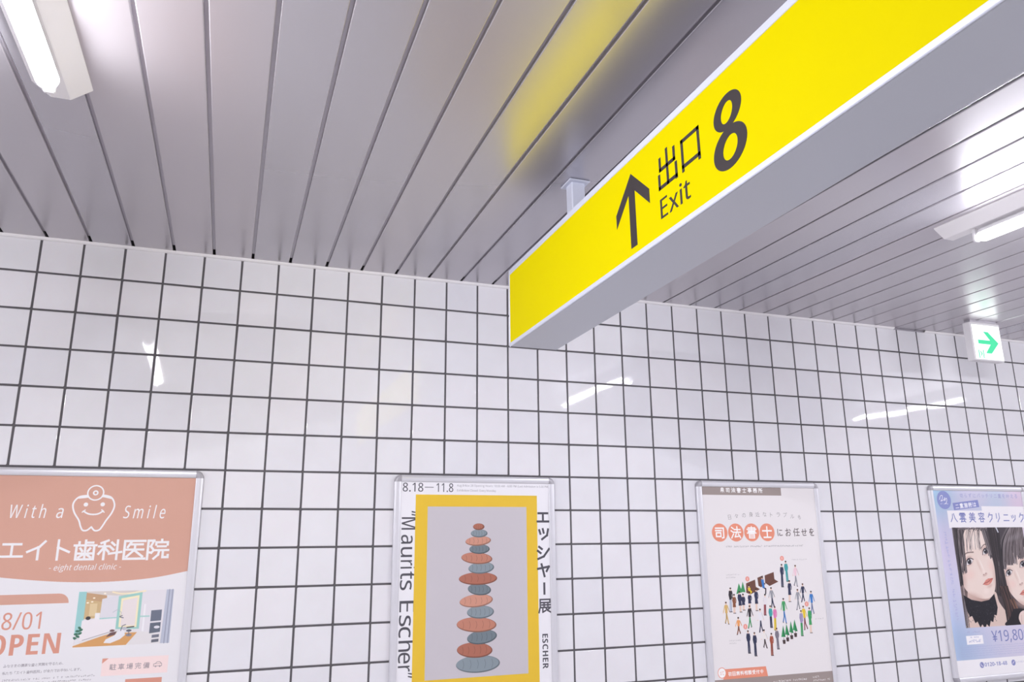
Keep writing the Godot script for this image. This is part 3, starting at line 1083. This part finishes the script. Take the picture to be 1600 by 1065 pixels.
func print_exhibition() -> void:
	img.fill(c8(240, 238, 243))
	var ink := c8(84, 82, 90)
	latin("8.18", 4, 41, 37, 98, ink, 400)
	line(vv([104, 22, 140, 22]), 2.6, ink, false)
	latin("11.8", 150, 41, 37, 231, ink, 400)
	latin("Aug 8-Nov 28 Opening Hours: 10:00 AM - 6:00 PM (Last Admission is 5:30 PM)", 246, 17, 9, 680, c8(160, 158, 164), 400)
	latin("Exhibition Closed: Every Monday", 246, 38, 9, 426, c8(160, 158, 164), 400)
	vertical_title(ink)
	box(64, 53, 620, 845, c8(234, 194, 60))
	box(117, 103, 569, 795, c8(203, 197, 203))
	for g in [["エ", 618, 120, 60, 56], ["ッ", 616, 180, 66, 70], ["シ", 616, 268, 64, 66], ["ャ", 614, 332, 66, 72], ["ー", 620, 428, 58, 50], ["展", 620, 494, 60, 62]]:
		glyph(g[0], g[1], g[2], g[3], g[4], 6.6 if g[0] == "展" else 9.2, ink)
	latin_down("ESCHER", 636, 637, 25.5, 144, ink, 600)
	# plain composition of rounded stones in slate and terracotta, tall as the picture it stands for
	var slate := [c8(140, 152, 160), c8(166, 174, 180), c8(118, 130, 138), c8(184, 190, 196)]
	var clay := [c8(194, 132, 112), c8(176, 112, 94), c8(208, 150, 130)]
	var spots := [[345, 745, 96, 34, 0.0], [330, 690, 78, 30, 0.06], [362, 640, 66, 28, -0.08], [338, 590, 88, 30, 0.05], [355, 540, 60, 26, 0.0], [336, 494, 74, 26, -0.06], [350, 448, 52, 24, 0.1], [344, 404, 86, 26, 0.0], [358, 360, 58, 24, -0.05], [338, 320, 70, 24, 0.07], [350, 282, 46, 20, 0.0], [344, 248, 58, 20, -0.06], [348, 216, 38, 17, 0.0], [346, 188, 26, 14, 0.0]]
	var n := 0
	for s in spots:
		var c: Color = (slate[n % 4] if n % 2 == 0 else clay[n % 3])
		oval(Vector2(s[0], s[1]), Vector2(s[2], s[3]), c.darkened(0.25), s[4], 48)
		oval(Vector2(s[0] - 2, s[1] - 2), Vector2(s[2] - 3, s[3] - 3), c, s[4], 48)
		for q in 5:
			var f := -0.7 + q * 0.33
			line(smooth([Vector2(s[0] + s[2] * f, s[1] - s[3] * 0.5), Vector2(s[0] + s[2] * (f + 0.05), s[1]), Vector2(s[0] + s[2] * f, s[1] + s[3] * 0.5)]), 1.6, c.darkened(0.2))
		n += 1

func vertical_title(ink: Color) -> void:
	for g in [["“", 122, 143], ["M", 148, 199], ["a", 220, 256], ["u", 270, 310], ["r", 323, 345], ["i", 349, 357], ["t", 368, 398], ["s", 403, 442], ["E", 484, 528], ["s", 541, 583], ["c", 586, 627], ["h", 639, 680], ["e", 684, 725], ["r", 734, 757], ["”", 761, 782]]:
		letter_down(g[0], 6, g[1], g[2], 64, ink)

func letter_down(ch: String, u: float, v0: float, v1: float, cap: float, c: Color) -> void:
	var cb := cap_box(400)
	var k := cap / cb.size.y
	var tm := TextMesh.new()
	tm.text = ch
	tm.font = font("Droid Sans", 400)
	tm.font_size = 64
	tm.pixel_size = 0.001
	tm.depth = 0.0
	var bb := tm.get_aabb()
	var arr := tm.get_mesh_arrays()
	var V: PackedVector3Array = arr[Mesh.ARRAY_VERTEX]
	var I: PackedInt32Array = arr[Mesh.ARRAY_INDEX]
	for i in range(0, I.size(), 3):
		var pts := []
		for j in 3:
			var p := V[I[i + j]]
			pts.append(Vector2(u + (p.y - cb.position.y) * k, v0 + (p.x - bb.position.x) / bb.size.x * (v1 - v0)))
		fill(pts, c)

# lettering turned a quarter to the right: base line at u, from v down, fitted to length
func latin_down(s: String, u: float, v: float, cap: float, length: float, c: Color, weight := 400, space := 0.0) -> void:
	var f := font("Droid Sans", weight)
	var cb := cap_box(weight)
	var k := cap / cb.size.y
	var total := 0.0
	for ch in s:
		total += f.get_string_size(ch, HORIZONTAL_ALIGNMENT_LEFT, -1, 64).x * 0.001
	var gap := space * (s.length() - 1)
	var kx := (length - gap) / total
	var x := 0.0
	for ch in s:
		var tm := TextMesh.new()
		tm.text = ch
		tm.font = f
		tm.font_size = 64
		tm.pixel_size = 0.001
		tm.depth = 0.0
		tm.horizontal_alignment = HORIZONTAL_ALIGNMENT_LEFT
		var arr := tm.get_mesh_arrays()
		var V: PackedVector3Array = arr[Mesh.ARRAY_VERTEX]
		var I: PackedInt32Array = arr[Mesh.ARRAY_INDEX]
		for i in range(0, I.size(), 3):
			var pts := []
			for j in 3:
				var p := V[I[i + j]]
				pts.append(Vector2(u + (p.y - cb.position.y) * k, v + x + p.x * kx))
			fill(pts, c)
		x += f.get_string_size(ch, HORIZONTAL_ALIGNMENT_LEFT, -1, 64).x * 0.001 * kx + space

func print_law_office() -> void:
	img.fill(c8(234, 229, 230))
	var taupe := c8(160, 147, 143)
	var orange := c8(232, 148, 122)
	var white := c8(250, 248, 248)
	box(-15, -20, 470, 39, taupe)
	japanese("泉司法書士事務所", 106, 3, 24, 32.4, 3.0, white)
	var head := "日々の身近なトラブルも"
	var at := [149, 146, 191, 141, 234, 137, 276, 133, 315, 133, 358, 132, 397, 134, 441, 133, 482, 135, 526, 142, 569, 145]
	for i in head.length():
		var u: float = at[i * 2]
		var v: float = at[i * 2 + 1]
		glyph(head[i], u - 12, v - 12, 24, 24, 1.5, c8(140, 134, 136), (u - 358.0) / 2200.0)
	for i in 4:
		var c := Vector2([86, 179, 272, 364][i], 219.5)
		oval(c, Vector2(44.5, 43), orange, 0.0, 48)
		glyph("司法書士"[i], c.x - 29, c.y - 29, 58, 58, [7.0, 6.4, 5.6, 7.6][i], white)
	var rest := "にお任せを"
	var ru := [423, 473, 523, 573, 621]
	for i in 5:
		glyph(rest[i], ru[i], 200, [36, 35, 38, 34, 33][i], 40, 4.0, c8(104, 94, 94))
	specks(115, 585, 282, 8.5, c8(150, 146, 148))
	for s in [[103, 188, 414], [103, 163, 427], [497, 597, 350], [94, 164, 712], [94, 138, 724], [604, 659, 634]]:
		specks(s[0], s[1], s[2], 6.5, c8(186, 182, 184))
	# benches and potted trees
	var brown := c8(112, 76, 66)
	fill(vv([215, 459, 269, 443, 270, 477, 293, 488, 236, 511, 212, 502]), brown)
	fill(vv([283, 435, 316, 425, 317, 457, 330, 464, 300, 480, 286, 472]), brown)
	fill(vv([327, 425, 382, 410, 383, 444, 405, 456, 351, 475, 326, 459]), brown)
	line(vv([326, 459, 351, 466, 383, 444]), 1.2, c8(84, 54, 48))
	for t in [[173, 457, 155, 507, 190, 499], [196, 450, 180, 498, 208, 500]]:
		fill(vv(t), c8(70, 150, 96))
	for t in [[410, 660, 394, 712, 419, 713], [430, 652, 417, 702, 443, 706], [457, 642, 443, 692, 468, 697], [480, 635, 465, 683, 493, 690]]:
		fill(vv(t), c8(60, 152, 92))
		fill([Vector2(t[0], t[1]), Vector2(t[4], t[5]), Vector2((t[2] + t[4]) / 2.0, t[5])], c8(44, 124, 78))
	for p in [[408, 735], [430, 725], [455, 716], [479, 707]]:
		fill(vv([p[0] - 9, p[1] - 9, p[0] + 9, p[1] - 9, p[0] + 7, p[1] + 9, p[0] - 7, p[1] + 9]), c8(74, 58, 58))
		line(vv([p[0], p[1] - 18, p[0], p[1] - 9]), 2.5, c8(90, 70, 60))
	# small figures: head u, v, feet u, v, top, legs, pose (0 stand, 1 walk, 2 dress, 3 sit)
	var navy := c8(52, 56, 84)
	var black := c8(56, 50, 56)
	var grey := c8(156, 156, 164)
	var teal := c8(70, 164, 166)
	var green := c8(66, 158, 96)
	var blue := c8(64, 124, 196)
	var brownc := c8(140, 88, 66)
	var yellow := c8(232, 200, 54)
	var skinc := c8(232, 196, 172)
	var people := [
		[433, 379, 427, 480, navy, navy, 0], [459, 364, 460, 455, teal, teal, 0], [515, 385, 507, 480, c8(238, 204, 214), grey, 1],
		[471, 457, 462, 550, navy, navy, 2], [549, 474, 544, 555, navy, navy, 1], [515, 500, 511, 590, grey, grey, 1],
		[596, 511, 594, 616, blue, c8(120, 130, 170), 1], [358, 487, 360, 578, grey, navy, 1], [123, 482, 116, 585, black, c8(190, 196, 214), 0],
		[141, 512, 136, 592, brownc, brownc, 2], [172, 500, 172, 588, navy, navy, 2], [192, 512, 190, 580, navy, navy, 2],
		[230, 471, 232, 505, yellow, yellow, 3], [231, 506, 224, 574, navy, navy, 2], [269, 491, 264, 585, navy, navy, 2],
		[310, 435, 320, 510, blue, black, 3], [319, 517, 310, 607, c8(230, 224, 228), c8(150, 74, 80), 0], [92, 546, 90, 640, c8(216, 178, 110), c8(206, 170, 104), 1],
		[425, 540, 421, 650, green, blue, 1], [344, 571, 341, 665, teal, navy, 0], [370, 576, 363, 678, c8(222, 130, 180), yellow, 0],
		[224, 567, 219, 663, black, green, 1], [283, 584, 281, 684, c8(232, 230, 236), navy, 1], [155, 617, 153, 689, c8(234, 160, 100), brownc, 1],
		[540, 580, 546, 685, yellow, c8(136, 66, 78), 1], [524, 600, 518, 711, c8(160, 150, 186), green, 0], [576, 589, 573, 700, green, green, 2],
		[370, 675, 370, 764, c8(124, 118, 130), c8(124, 118, 130), 0], [204, 679, 203, 774, navy, navy, 0], [240, 689, 238, 788, navy, navy, 0],
		[296, 679, 296, 757, c8(236, 230, 226), c8(80, 70, 70), 1], [337, 697, 332, 791, c8(162, 84, 66), c8(150, 76, 60), 0]]
	for p in people:
		figure(p[0], p[1], p[2], p[3], p[4], p[5], p[6], skinc)
	for p in [[439, 346], [225, 439], [563, 566], [192, 656]]:
		oval(Vector2(p[0], p[1]), Vector2(12, 12), c8(234, 158, 146))
		line(vv([p[0], p[1] - 5, p[0], p[1] + 5]), 2.0, white)
	# call to action
	fill(vv([60, 838, 290, 838, 298, 882, 48, 882]), orange)
	oval(Vector2(43, 853), Vector2(23, 24), orange)
	oval(Vector2(43, 853), Vector2(20, 21), white)
	specks(29, 60, 845, 8, c8(226, 160, 140))
	specks(29, 60, 855, 8, c8(226, 160, 140))
	japanese("初回無料相談受付中", 77, 850, 19, 22.3, 2.4, white)
	box(-15, 882, 693, 985, taupe)
	specks(324, 524, 904, 10, white)
	specks(558, 600, 899, 9, white)
	specks(558, 665, 914, 9, white)

func figure(hu: float, hv: float, fu: float, fv: float, top: Color, legs: Color, pose: int, skinc: Color) -> void:
	var h := fv - hv
	var hair: Color = [c8(64, 48, 46), c8(92, 64, 52), c8(50, 44, 48)][rng.randi_range(0, 2)]
	var su := hu + (fu - hu) * 0.12
	var sv := hv + 9.0
	var wu := hu + (fu - hu) * 0.5
	var wv := hv + h * (0.46 if pose != 3 else 0.62)
	var sw := 8.0
	var dir := -1.0 if rng.randf() < 0.5 else 1.0
	var shoe := c8(60, 52, 56)
	if pose == 1:
		line(vv([wu, wv, wu + 4 * dir, wv + (fv - wv) * 0.5, fu + 9 * dir, fv - 2]), 6.0, legs)
		line(vv([wu, wv, wu - 2 * dir, wv + (fv - wv) * 0.5, fu - 8 * dir, fv - 6]), 5.5, legs.darkened(0.12))
		line(vv([fu + 8 * dir, fv, fu + 12 * dir, fv + 1]), 3.4, shoe)
		line(vv([fu - 9 * dir, fv - 5, fu - 6 * dir, fv - 3]), 3.4, shoe)
		line(vv([su - sw + 1, sv + 2, su - 13, sv + h * 0.2, su - 18, sv + h * 0.36]), 3.6, top)
		line(vv([su + sw - 1, sv + 2, su + 13, sv + h * 0.2, su + 17, sv + h * 0.34]), 3.6, top.darkened(0.1))
		oval(Vector2(su - 18, sv + h * 0.37), Vector2(2.2, 2.2), skinc)
		oval(Vector2(su + 17, sv + h * 0.35), Vector2(2.2, 2.2), skinc)
	elif pose == 3:
		line(vv([wu, wv, wu + 12, wv + 6, fu + 4, fv]), 6.5, legs)
	else:
		if pose == 0:
			line(vv([wu - 3, wv, fu - 3.5, fv]), 6.4, legs)
			line(vv([wu + 3, wv, fu + 4, fv]), 6.4, legs.darkened(0.1))
		else:
			line(vv([wu - 2, wv, fu - 3, fv]), 4.0, skinc)
			line(vv([wu + 3, wv, fu + 3, fv]), 4.0, skinc)
			fill(vv([wu - 7, wv - 6, wu + 7, wv - 6, wu + 9, wv + h * 0.22, wu - 9, wv + h * 0.22]), legs)
		line(vv([fu - 4, fv + 1, fu + 0, fv + 2]), 3.4, shoe)
		line(vv([fu + 4, fv + 1, fu + 8, fv + 2]), 3.4, shoe)
		line(vv([su - sw + 1, sv + 2, su - 10, sv + h * 0.18, su - 7, sv + h * 0.34]), 4.0, top.darkened(0.08))
		line(vv([su + sw - 1, sv + 2, su + 10, sv + h * 0.18, su + 7, sv + h * 0.32]), 4.0, top)
	fill(vv([su - sw, sv, su + sw, sv, wu + 6.5, wv + 2, wu - 6.5, wv + 2]), top)
	line(vv([su - 4, sv - 0.5, su + 4, sv - 0.5]), 3.0, top)
	line(vv([hu, hv, su, sv]), 3.4, skinc)
	oval(Vector2(hu, hv + 0.5), Vector2(4.3, 5.4), skinc)
	oval(Vector2(hu, hv - 2.4), Vector2(4.8, 4.0), hair)

func print_beauty() -> void:
	# tinted paper: broad washes of lavender, blue and pink, enlarged from a tiny picture
	var wash := [
		[c8(150, 192, 226), c8(196, 200, 230), c8(204, 204, 232), c8(190, 204, 230), c8(222, 200, 226)],
		[c8(196, 198, 232), c8(206, 204, 234), c8(184, 204, 232), c8(186, 206, 232), c8(226, 204, 224)],
		[c8(208, 200, 232), c8(214, 208, 236), c8(214, 210, 236), c8(214, 208, 232), c8(222, 208, 230)],
		[c8(206, 204, 236), c8(216, 212, 238), c8(216, 212, 238), c8(216, 210, 236), c8(220, 210, 234)],
		[c8(188, 200, 236), c8(214, 212, 238), c8(218, 214, 238), c8(216, 212, 238), c8(216, 210, 236)],
		[c8(156, 186, 228), c8(190, 200, 234), c8(214, 210, 236), c8(220, 212, 238), c8(218, 210, 236)],
		[c8(160, 186, 226), c8(186, 200, 234), c8(206, 206, 236), c8(216, 210, 236), c8(218, 210, 236)]]
	var small := Image.create_empty(5, 7, false, Image.FORMAT_RGB8)
	for y in 7:
		for x in 5:
			small.set_pixel(x, y, wash[y][x].lerp(c8(208, 205, 214), 0.35))
	small.resize(img.get_width(), img.get_height(), Image.INTERPOLATE_CUBIC)
	img.blit_rect(small, Rect2i(0, 0, img.get_width(), img.get_height()), Vector2i.ZERO)
	var violet := c8(138, 144, 196)
	var white := c8(250, 247, 250)
	fill(vv([85, 109, 348, 109, 348, 84, 693, 84, 693, 204, 85, 204]), c8(244, 240, 244))
	oval(Vector2(74, 52), Vector2(51, 50), c8(142, 150, 204), 0.0, 48)
	curve([42, 50, 52, 30, 66, 28, 62, 46, 50, 58, 74, 50, 82, 38, 78, 56, 92, 42, 96, 50, 86, 70, 78, 72], 3, white)
	specks(44, 106, 68, 8, white)
	latin_tag()
	japanese("切らずにパッチリ二重を叶える", 196, 14, 24, 32.6, 2.2, c8(164, 166, 210))
	var title := "八雲美容クリニック"
	var tu := [102, 170, 242, 314, 384, 444, 504, 562, 628]
	for i in title.length():
		glyph(title[i], tu[i], 119, [50, 48, 48, 46, 44, 40, 46, 46, 44][i], 54, 5.4, c8(124, 130, 186))
	portraits()
	specks(103, 208, 741, 10, c8(166, 168, 206))
	box(92, 764, 212, 808, white)
	specks(122, 184, 769, 7.5, violet)
	specks(108, 206, 783, 17, c8(176, 180, 214))
	latin("¥19,800", 276, 802, 56, 560, c8(120, 128, 184), 400)
	for i in 5:
		specks(40, 660, 818 + i * 11, 6, c8(170, 176, 214))
	box(-15, 883, 693, 985, c8(246, 243, 246))
	oval(Vector2(176, 913), Vector2(15, 15), c8(142, 146, 196))
	line(vv([170, 907, 172, 915, 182, 920]), 3, white)
	latin("0120-18-48", 195, 922, 19, 362, c8(150, 154, 200), 600)
	oval(Vector2(408, 914), Vector2(15, 15), c8(142, 146, 196))
	line(vv([402, 918, 414, 908]), 3, white)
	specks(432, 560, 908, 9, c8(190, 190, 214))
	specks(225, 690, 38, 22, c8(178, 180, 220), true)

func latin_tag() -> void:
	fill(vv([134, 68, 328, 49, 332, 89, 138, 107]), c8(138, 144, 200))
	japanese("二重施術は", 152, 72, 27, 33, 3.2, c8(250, 248, 252), -0.085)

# soft-edged ellipse, as the tones of a photograph
func tone(c: Vector2, r: Vector2, col: Color, alpha: float, turn := 0.0, soft := 0.9) -> void:
	var p := to_img(c)
	var rp := r * ps
	var reach := maxf(rp.x, rp.y)
	var ca := cos(-turn)
	var sa := sin(-turn)
	for y in range(maxi(0, int(p.y - reach)), mini(img.get_height(), int(p.y + reach) + 1)):
		for x in range(maxi(0, int(p.x - reach)), mini(img.get_width(), int(p.x + reach) + 1)):
			var dx := x - p.x
			var dy := y - p.y
			var e := Vector2((dx * ca - dy * sa) / rp.x, (dx * sa + dy * ca) / rp.y).length()
			if e < 1.0:
				var a := alpha * smoothstep(1.0, 1.0 - soft, e)
				img.set_pixel(x, y, img.get_pixel(x, y).lerp(col, a))

func lock(a: Vector2, b: Vector2, c: Vector2, n: int, spread: float, w: float, dark: Color, light: Color) -> void:
	for k in n:
		var f := rng.randf_range(-1.0, 1.0) * spread
		var g := rng.randf_range(-0.25, 0.25) * spread
		line(smooth([a + Vector2(f, rng.randf_range(-3, 3)), b + Vector2(f * 0.8 + g, 0), c + Vector2(f * 0.7 + g * 2.0, rng.randf_range(-14, 10))], 6), rng.randf_range(0.5, 1.0) * w, dark.lerp(light, pow(rng.randf(), 1.6)))

func eye(c: Vector2, turn: float, s: float) -> void:
	tone(c + Vector2(0, -12) * s, Vector2(44, 26) * s, c8(196, 160, 150), 0.45, turn)
	tone(c + Vector2(0, 12) * s, Vector2(36, 18) * s, c8(214, 178, 168), 0.4, turn)
	var f := func(x: float, y: float) -> Vector2: return c + (Vector2(x, y) * s).rotated(turn)
	fill(smooth([f.call(-27, 6), f.call(-14, -9), f.call(4, -14), f.call(20, -8), f.call(28, 4), f.call(14, 11), f.call(-6, 13), f.call(-27, 6)], 6), c8(232, 226, 226))
	oval(c + Vector2(1, -1) * s, Vector2(14.5, 14.5) * s, c8(86, 80, 92))
	tone(c + Vector2(1, -1) * s, Vector2(15, 15) * s, c8(44, 40, 50), 0.7, 0.0, 0.5)
	oval(c + Vector2(1, -1) * s, Vector2(6, 6) * s, c8(24, 22, 30))
	oval(c + Vector2(-4, -6) * s, Vector2(3.4, 3.4) * s, c8(236, 238, 244))
	line(smooth([f.call(-29, 8), f.call(-15, -10), f.call(4, -16), f.call(21, -10), f.call(33, 0)], 6), 4.6 * s, c8(58, 46, 50))
	line(smooth([f.call(-20, 12), f.call(0, 15), f.call(20, 10), f.call(28, 4)], 6), 1.8 * s, c8(150, 116, 112))
	line(smooth([f.call(-27, -6), f.call(-12, -20), f.call(8, -25), f.call(26, -17)], 6), 1.6 * s, c8(186, 150, 142))

func mouth(c: Vector2, turn: float, s: float) -> void:
	var f := func(x: float, y: float) -> Vector2: return c + (Vector2(x, y) * s).rotated(turn)
	tone(f.call(0, 26), Vector2(34, 14) * s, c8(206, 168, 156), 0.5, turn)
	fill(smooth([f.call(-44, 0), f.call(-18, -9), f.call(-6, -13), f.call(0, -10), f.call(7, -13), f.call(20, -9), f.call(44, 0), f.call(22, 14), f.call(0, 18), f.call(-22, 14), f.call(-44, 0)], 6), c8(214, 136, 124))
	line(smooth([f.call(-44, 0), f.call(-20, 0), f.call(0, 3), f.call(20, 0), f.call(44, 0)], 6), 2.8 * s, c8(154, 80, 78))
	tone(f.call(-2, 10), Vector2(20, 6) * s, c8(240, 186, 172), 0.6, turn)

func nose(c: Vector2, turn: float, s: float) -> void:
	var f := func(x: float, y: float) -> Vector2: return c + (Vector2(x, y) * s).rotated(turn)
	tone(f.call(-16, -44), Vector2(12, 60) * s, c8(212, 180, 168), 0.4, turn)
	tone(f.call(4, -40), Vector2(9, 58) * s, c8(252, 240, 234), 0.6, turn)
	tone(f.call(0, -4), Vector2(20, 18) * s, c8(248, 230, 222), 0.5, turn)
	tone(f.call(0, 14), Vector2(28, 10) * s, c8(196, 156, 146), 0.55, turn)
	tone(f.call(-10, 9), Vector2(7, 4.5) * s, c8(134, 92, 88), 0.85, turn)
	tone(f.call(10, 9), Vector2(7, 4.5) * s, c8(134, 92, 88), 0.85, turn)

func portraits() -> void:
	# photograph of two young women cheek to cheek, u 102..642, v 201..724, drawn as a picture of its own
	var sheet := img
	var keep := [ps, ou, ov]
	ps = 1.6
	ou = -102.0
	ov = -201.0
	img = Image.create_empty(int(540 * ps), int(523 * ps), false, Image.FORMAT_RGB8)
	var hair := c8(76, 66, 69)
	var sheen := c8(156, 145, 148)
	var deep := c8(38, 33, 38)
	var flesh := c8(237, 217, 208)
	img.fill(deep)
	# left hand woman: back hair, neck and shoulder
	fill(vv([102, 201, 424, 201, 428, 330, 404, 470, 420, 600, 400, 724, 102, 724]), hair)
	fill(smooth(vv([150, 540, 340, 540, 372, 600, 430, 724, 112, 724, 128, 640, 150, 540])), c8(222, 198, 188))
	tone(Vector2(250, 596), Vector2(130, 46), c8(176, 142, 132), 0.8)
	lock(Vector2(112, 201), Vector2(122, 420), Vector2(110, 720), 26, 16, 4, deep, sheen)
	# her face
	fill(smooth(vv([152, 330, 132, 400, 121, 455, 126, 505, 150, 540, 200, 566, 262, 580, 318, 572, 352, 540, 370, 484, 376, 420, 368, 350, 360, 290, 335, 235, 280, 201, 210, 201, 172, 260, 152, 330])), flesh)
	tone(Vector2(128, 470), Vector2(44, 120), c8(196, 160, 150), 0.55, 0.1)
	tone(Vector2(190, 572), Vector2(110, 36), c8(200, 164, 154), 0.6, 0.25)
	tone(Vector2(376, 470), Vector2(34, 120), c8(204, 170, 160), 0.5)
	tone(Vector2(262, 270), Vector2(110, 70), c8(248, 234, 226), 0.6)
	tone(Vector2(186, 452), Vector2(62, 42), c8(240, 200, 192), 0.45, -0.3)
	tone(Vector2(348, 410), Vector2(30, 44), c8(240, 200, 192), 0.4)
	tone(Vector2(290, 540), Vector2(40, 26), c8(246, 228, 220), 0.6, -0.2)
	nose(Vector2(293, 442), -0.36, 1.0)
	eye(Vector2(194, 384), -0.36, 1.05)
	eye(Vector2(327, 331), -0.36, 1.0)
	mouth(Vector2(311, 490), -0.36, 0.98)
	for b in [[150, 356, 186, 336, 236, 332], [298, 312, 322, 294, 352, 290]]:
		for k in 3:
			curve([b[0], b[1] + k * 2.0, b[2], b[3] + k * 1.6, b[4], b[5] + k * 2.0], 3.2, c8(128, 106, 102).lerp(flesh, 0.15 * k))
	# her fringe and side hair
	lock(Vector2(150, 200), Vector2(140, 300), Vector2(128, 440), 46, 34, 5, deep, sheen)
	lock(Vector2(118, 200), Vector2(118, 330), Vector2(112, 500), 30, 18, 5, deep, sheen)
	lock(Vector2(236, 200), Vector2(212, 260), Vector2(204, 330), 16, 34, 2.4, hair, sheen)
	lock(Vector2(290, 200), Vector2(286, 250), Vector2(282, 316), 13, 30, 2.2, hair, sheen)
	lock(Vector2(340, 200), Vector2(356, 270), Vector2(372, 360), 40, 24, 5, deep, sheen)
	lock(Vector2(250, 198), Vector2(250, 206), Vector2(250, 214), 34, 130, 5, hair, sheen)
	lock(Vector2(392, 200), Vector2(402, 400), Vector2(392, 560), 60, 26, 6, deep, c8(104, 92, 94))
	# right hand woman
	fill(vv([424, 201, 642, 201, 642, 724, 440, 724, 430, 560, 424, 420]), c8(74, 66, 72))
	fill(smooth(vv([438, 392, 438, 470, 452, 525, 480, 570, 530, 612, 580, 630, 650, 626, 650, 330, 560, 336, 470, 366, 438, 392])), flesh)
	tone(Vector2(446, 500), Vector2(36, 110), c8(196, 160, 150), 0.55, -0.3)
	tone(Vector2(540, 620), Vector2(90, 30), c8(200, 164, 154), 0.6, 0.3)
	tone(Vector2(494, 508), Vector2(44, 36), c8(240, 200, 192), 0.45)
	nose(Vector2(557, 500), -0.34, 0.95)
	eye(Vector2(479, 449), -0.34, 0.98)
	eye(Vector2(598, 404), -0.34, 1.0)
	mouth(Vector2(572, 553), -0.34, 0.85)
	lock(Vector2(540, 205), Vector2(470, 290), Vector2(440, 420), 70, 26, 6, deep, sheen)
	lock(Vector2(580, 205), Vector2(530, 290), Vector2(506, 398), 70, 40, 6, hair, sheen)
	lock(Vector2(630, 205), Vector2(600, 280), Vector2(588, 366), 70, 40, 6, hair, sheen)
	lock(Vector2(440, 215), Vector2(432, 400), Vector2(440, 560), 50, 14, 6, deep, c8(98, 88, 92))
	tone(Vector2(560, 258), Vector2(110, 26), c8(176, 168, 174), 0.35, -0.25)
	lock(Vector2(420, 520), Vector2(440, 620), Vector2(446, 724), 60, 34, 7, deep, c8(112, 82, 74))
	lock(Vector2(470, 590), Vector2(494, 650), Vector2(500, 720), 26, 16, 6, deep, c8(150, 108, 88))
	# black lace and sleeve
	fill(smooth(vv([470, 640, 530, 640, 580, 650, 660, 640, 660, 724, 400, 724, 430, 690])), c8(36, 32, 38))
	var lace := [Vector2(116, 556), Vector2(170, 582), Vector2(240, 594), Vector2(300, 586), Vector2(344, 556)]
	for k in 15:
		var f := k / 14.0
		lace.append(Vector2(354 - f * 230, 628 + 84 * sin(f * PI) + (0.0 if k % 2 == 0 else 22.0)))
	fill(lace, c8(36, 34, 42))
	for k in 90:
		tone(Vector2(rng.randf_range(126, 344), rng.randf_range(590, 700)), Vector2(4.5, 4.5), [c8(82, 78, 88), c8(20, 18, 24)][k % 2], 0.6)
	fill(smooth(vv([512, 724, 500, 690, 520, 660, 560, 652, 590, 690, 584, 724])), c8(232, 210, 202))
	line(vv([524, 674, 518, 722]), 2.5, c8(196, 164, 154))
	line(vv([546, 664, 542, 722]), 2.5, c8(196, 164, 154))
	line(vv([436, 203, 446, 226]), 9, c8(206, 208, 218))
	img.resize(int(540 * 0.62), int(523 * 0.62), Image.INTERPOLATE_LANCZOS)
	ps = keep[0]
	ou = keep[1]
	ov = keep[2]
	img.resize(int(540 * ps), int(523 * ps), Image.INTERPOLATE_CUBIC)
	sheet.blit_rect(img, Rect2i(Vector2i.ZERO, img.get_size()), Vector2i(Vector2(102 + ou, 201 + ov) * ps))
	img = sheet
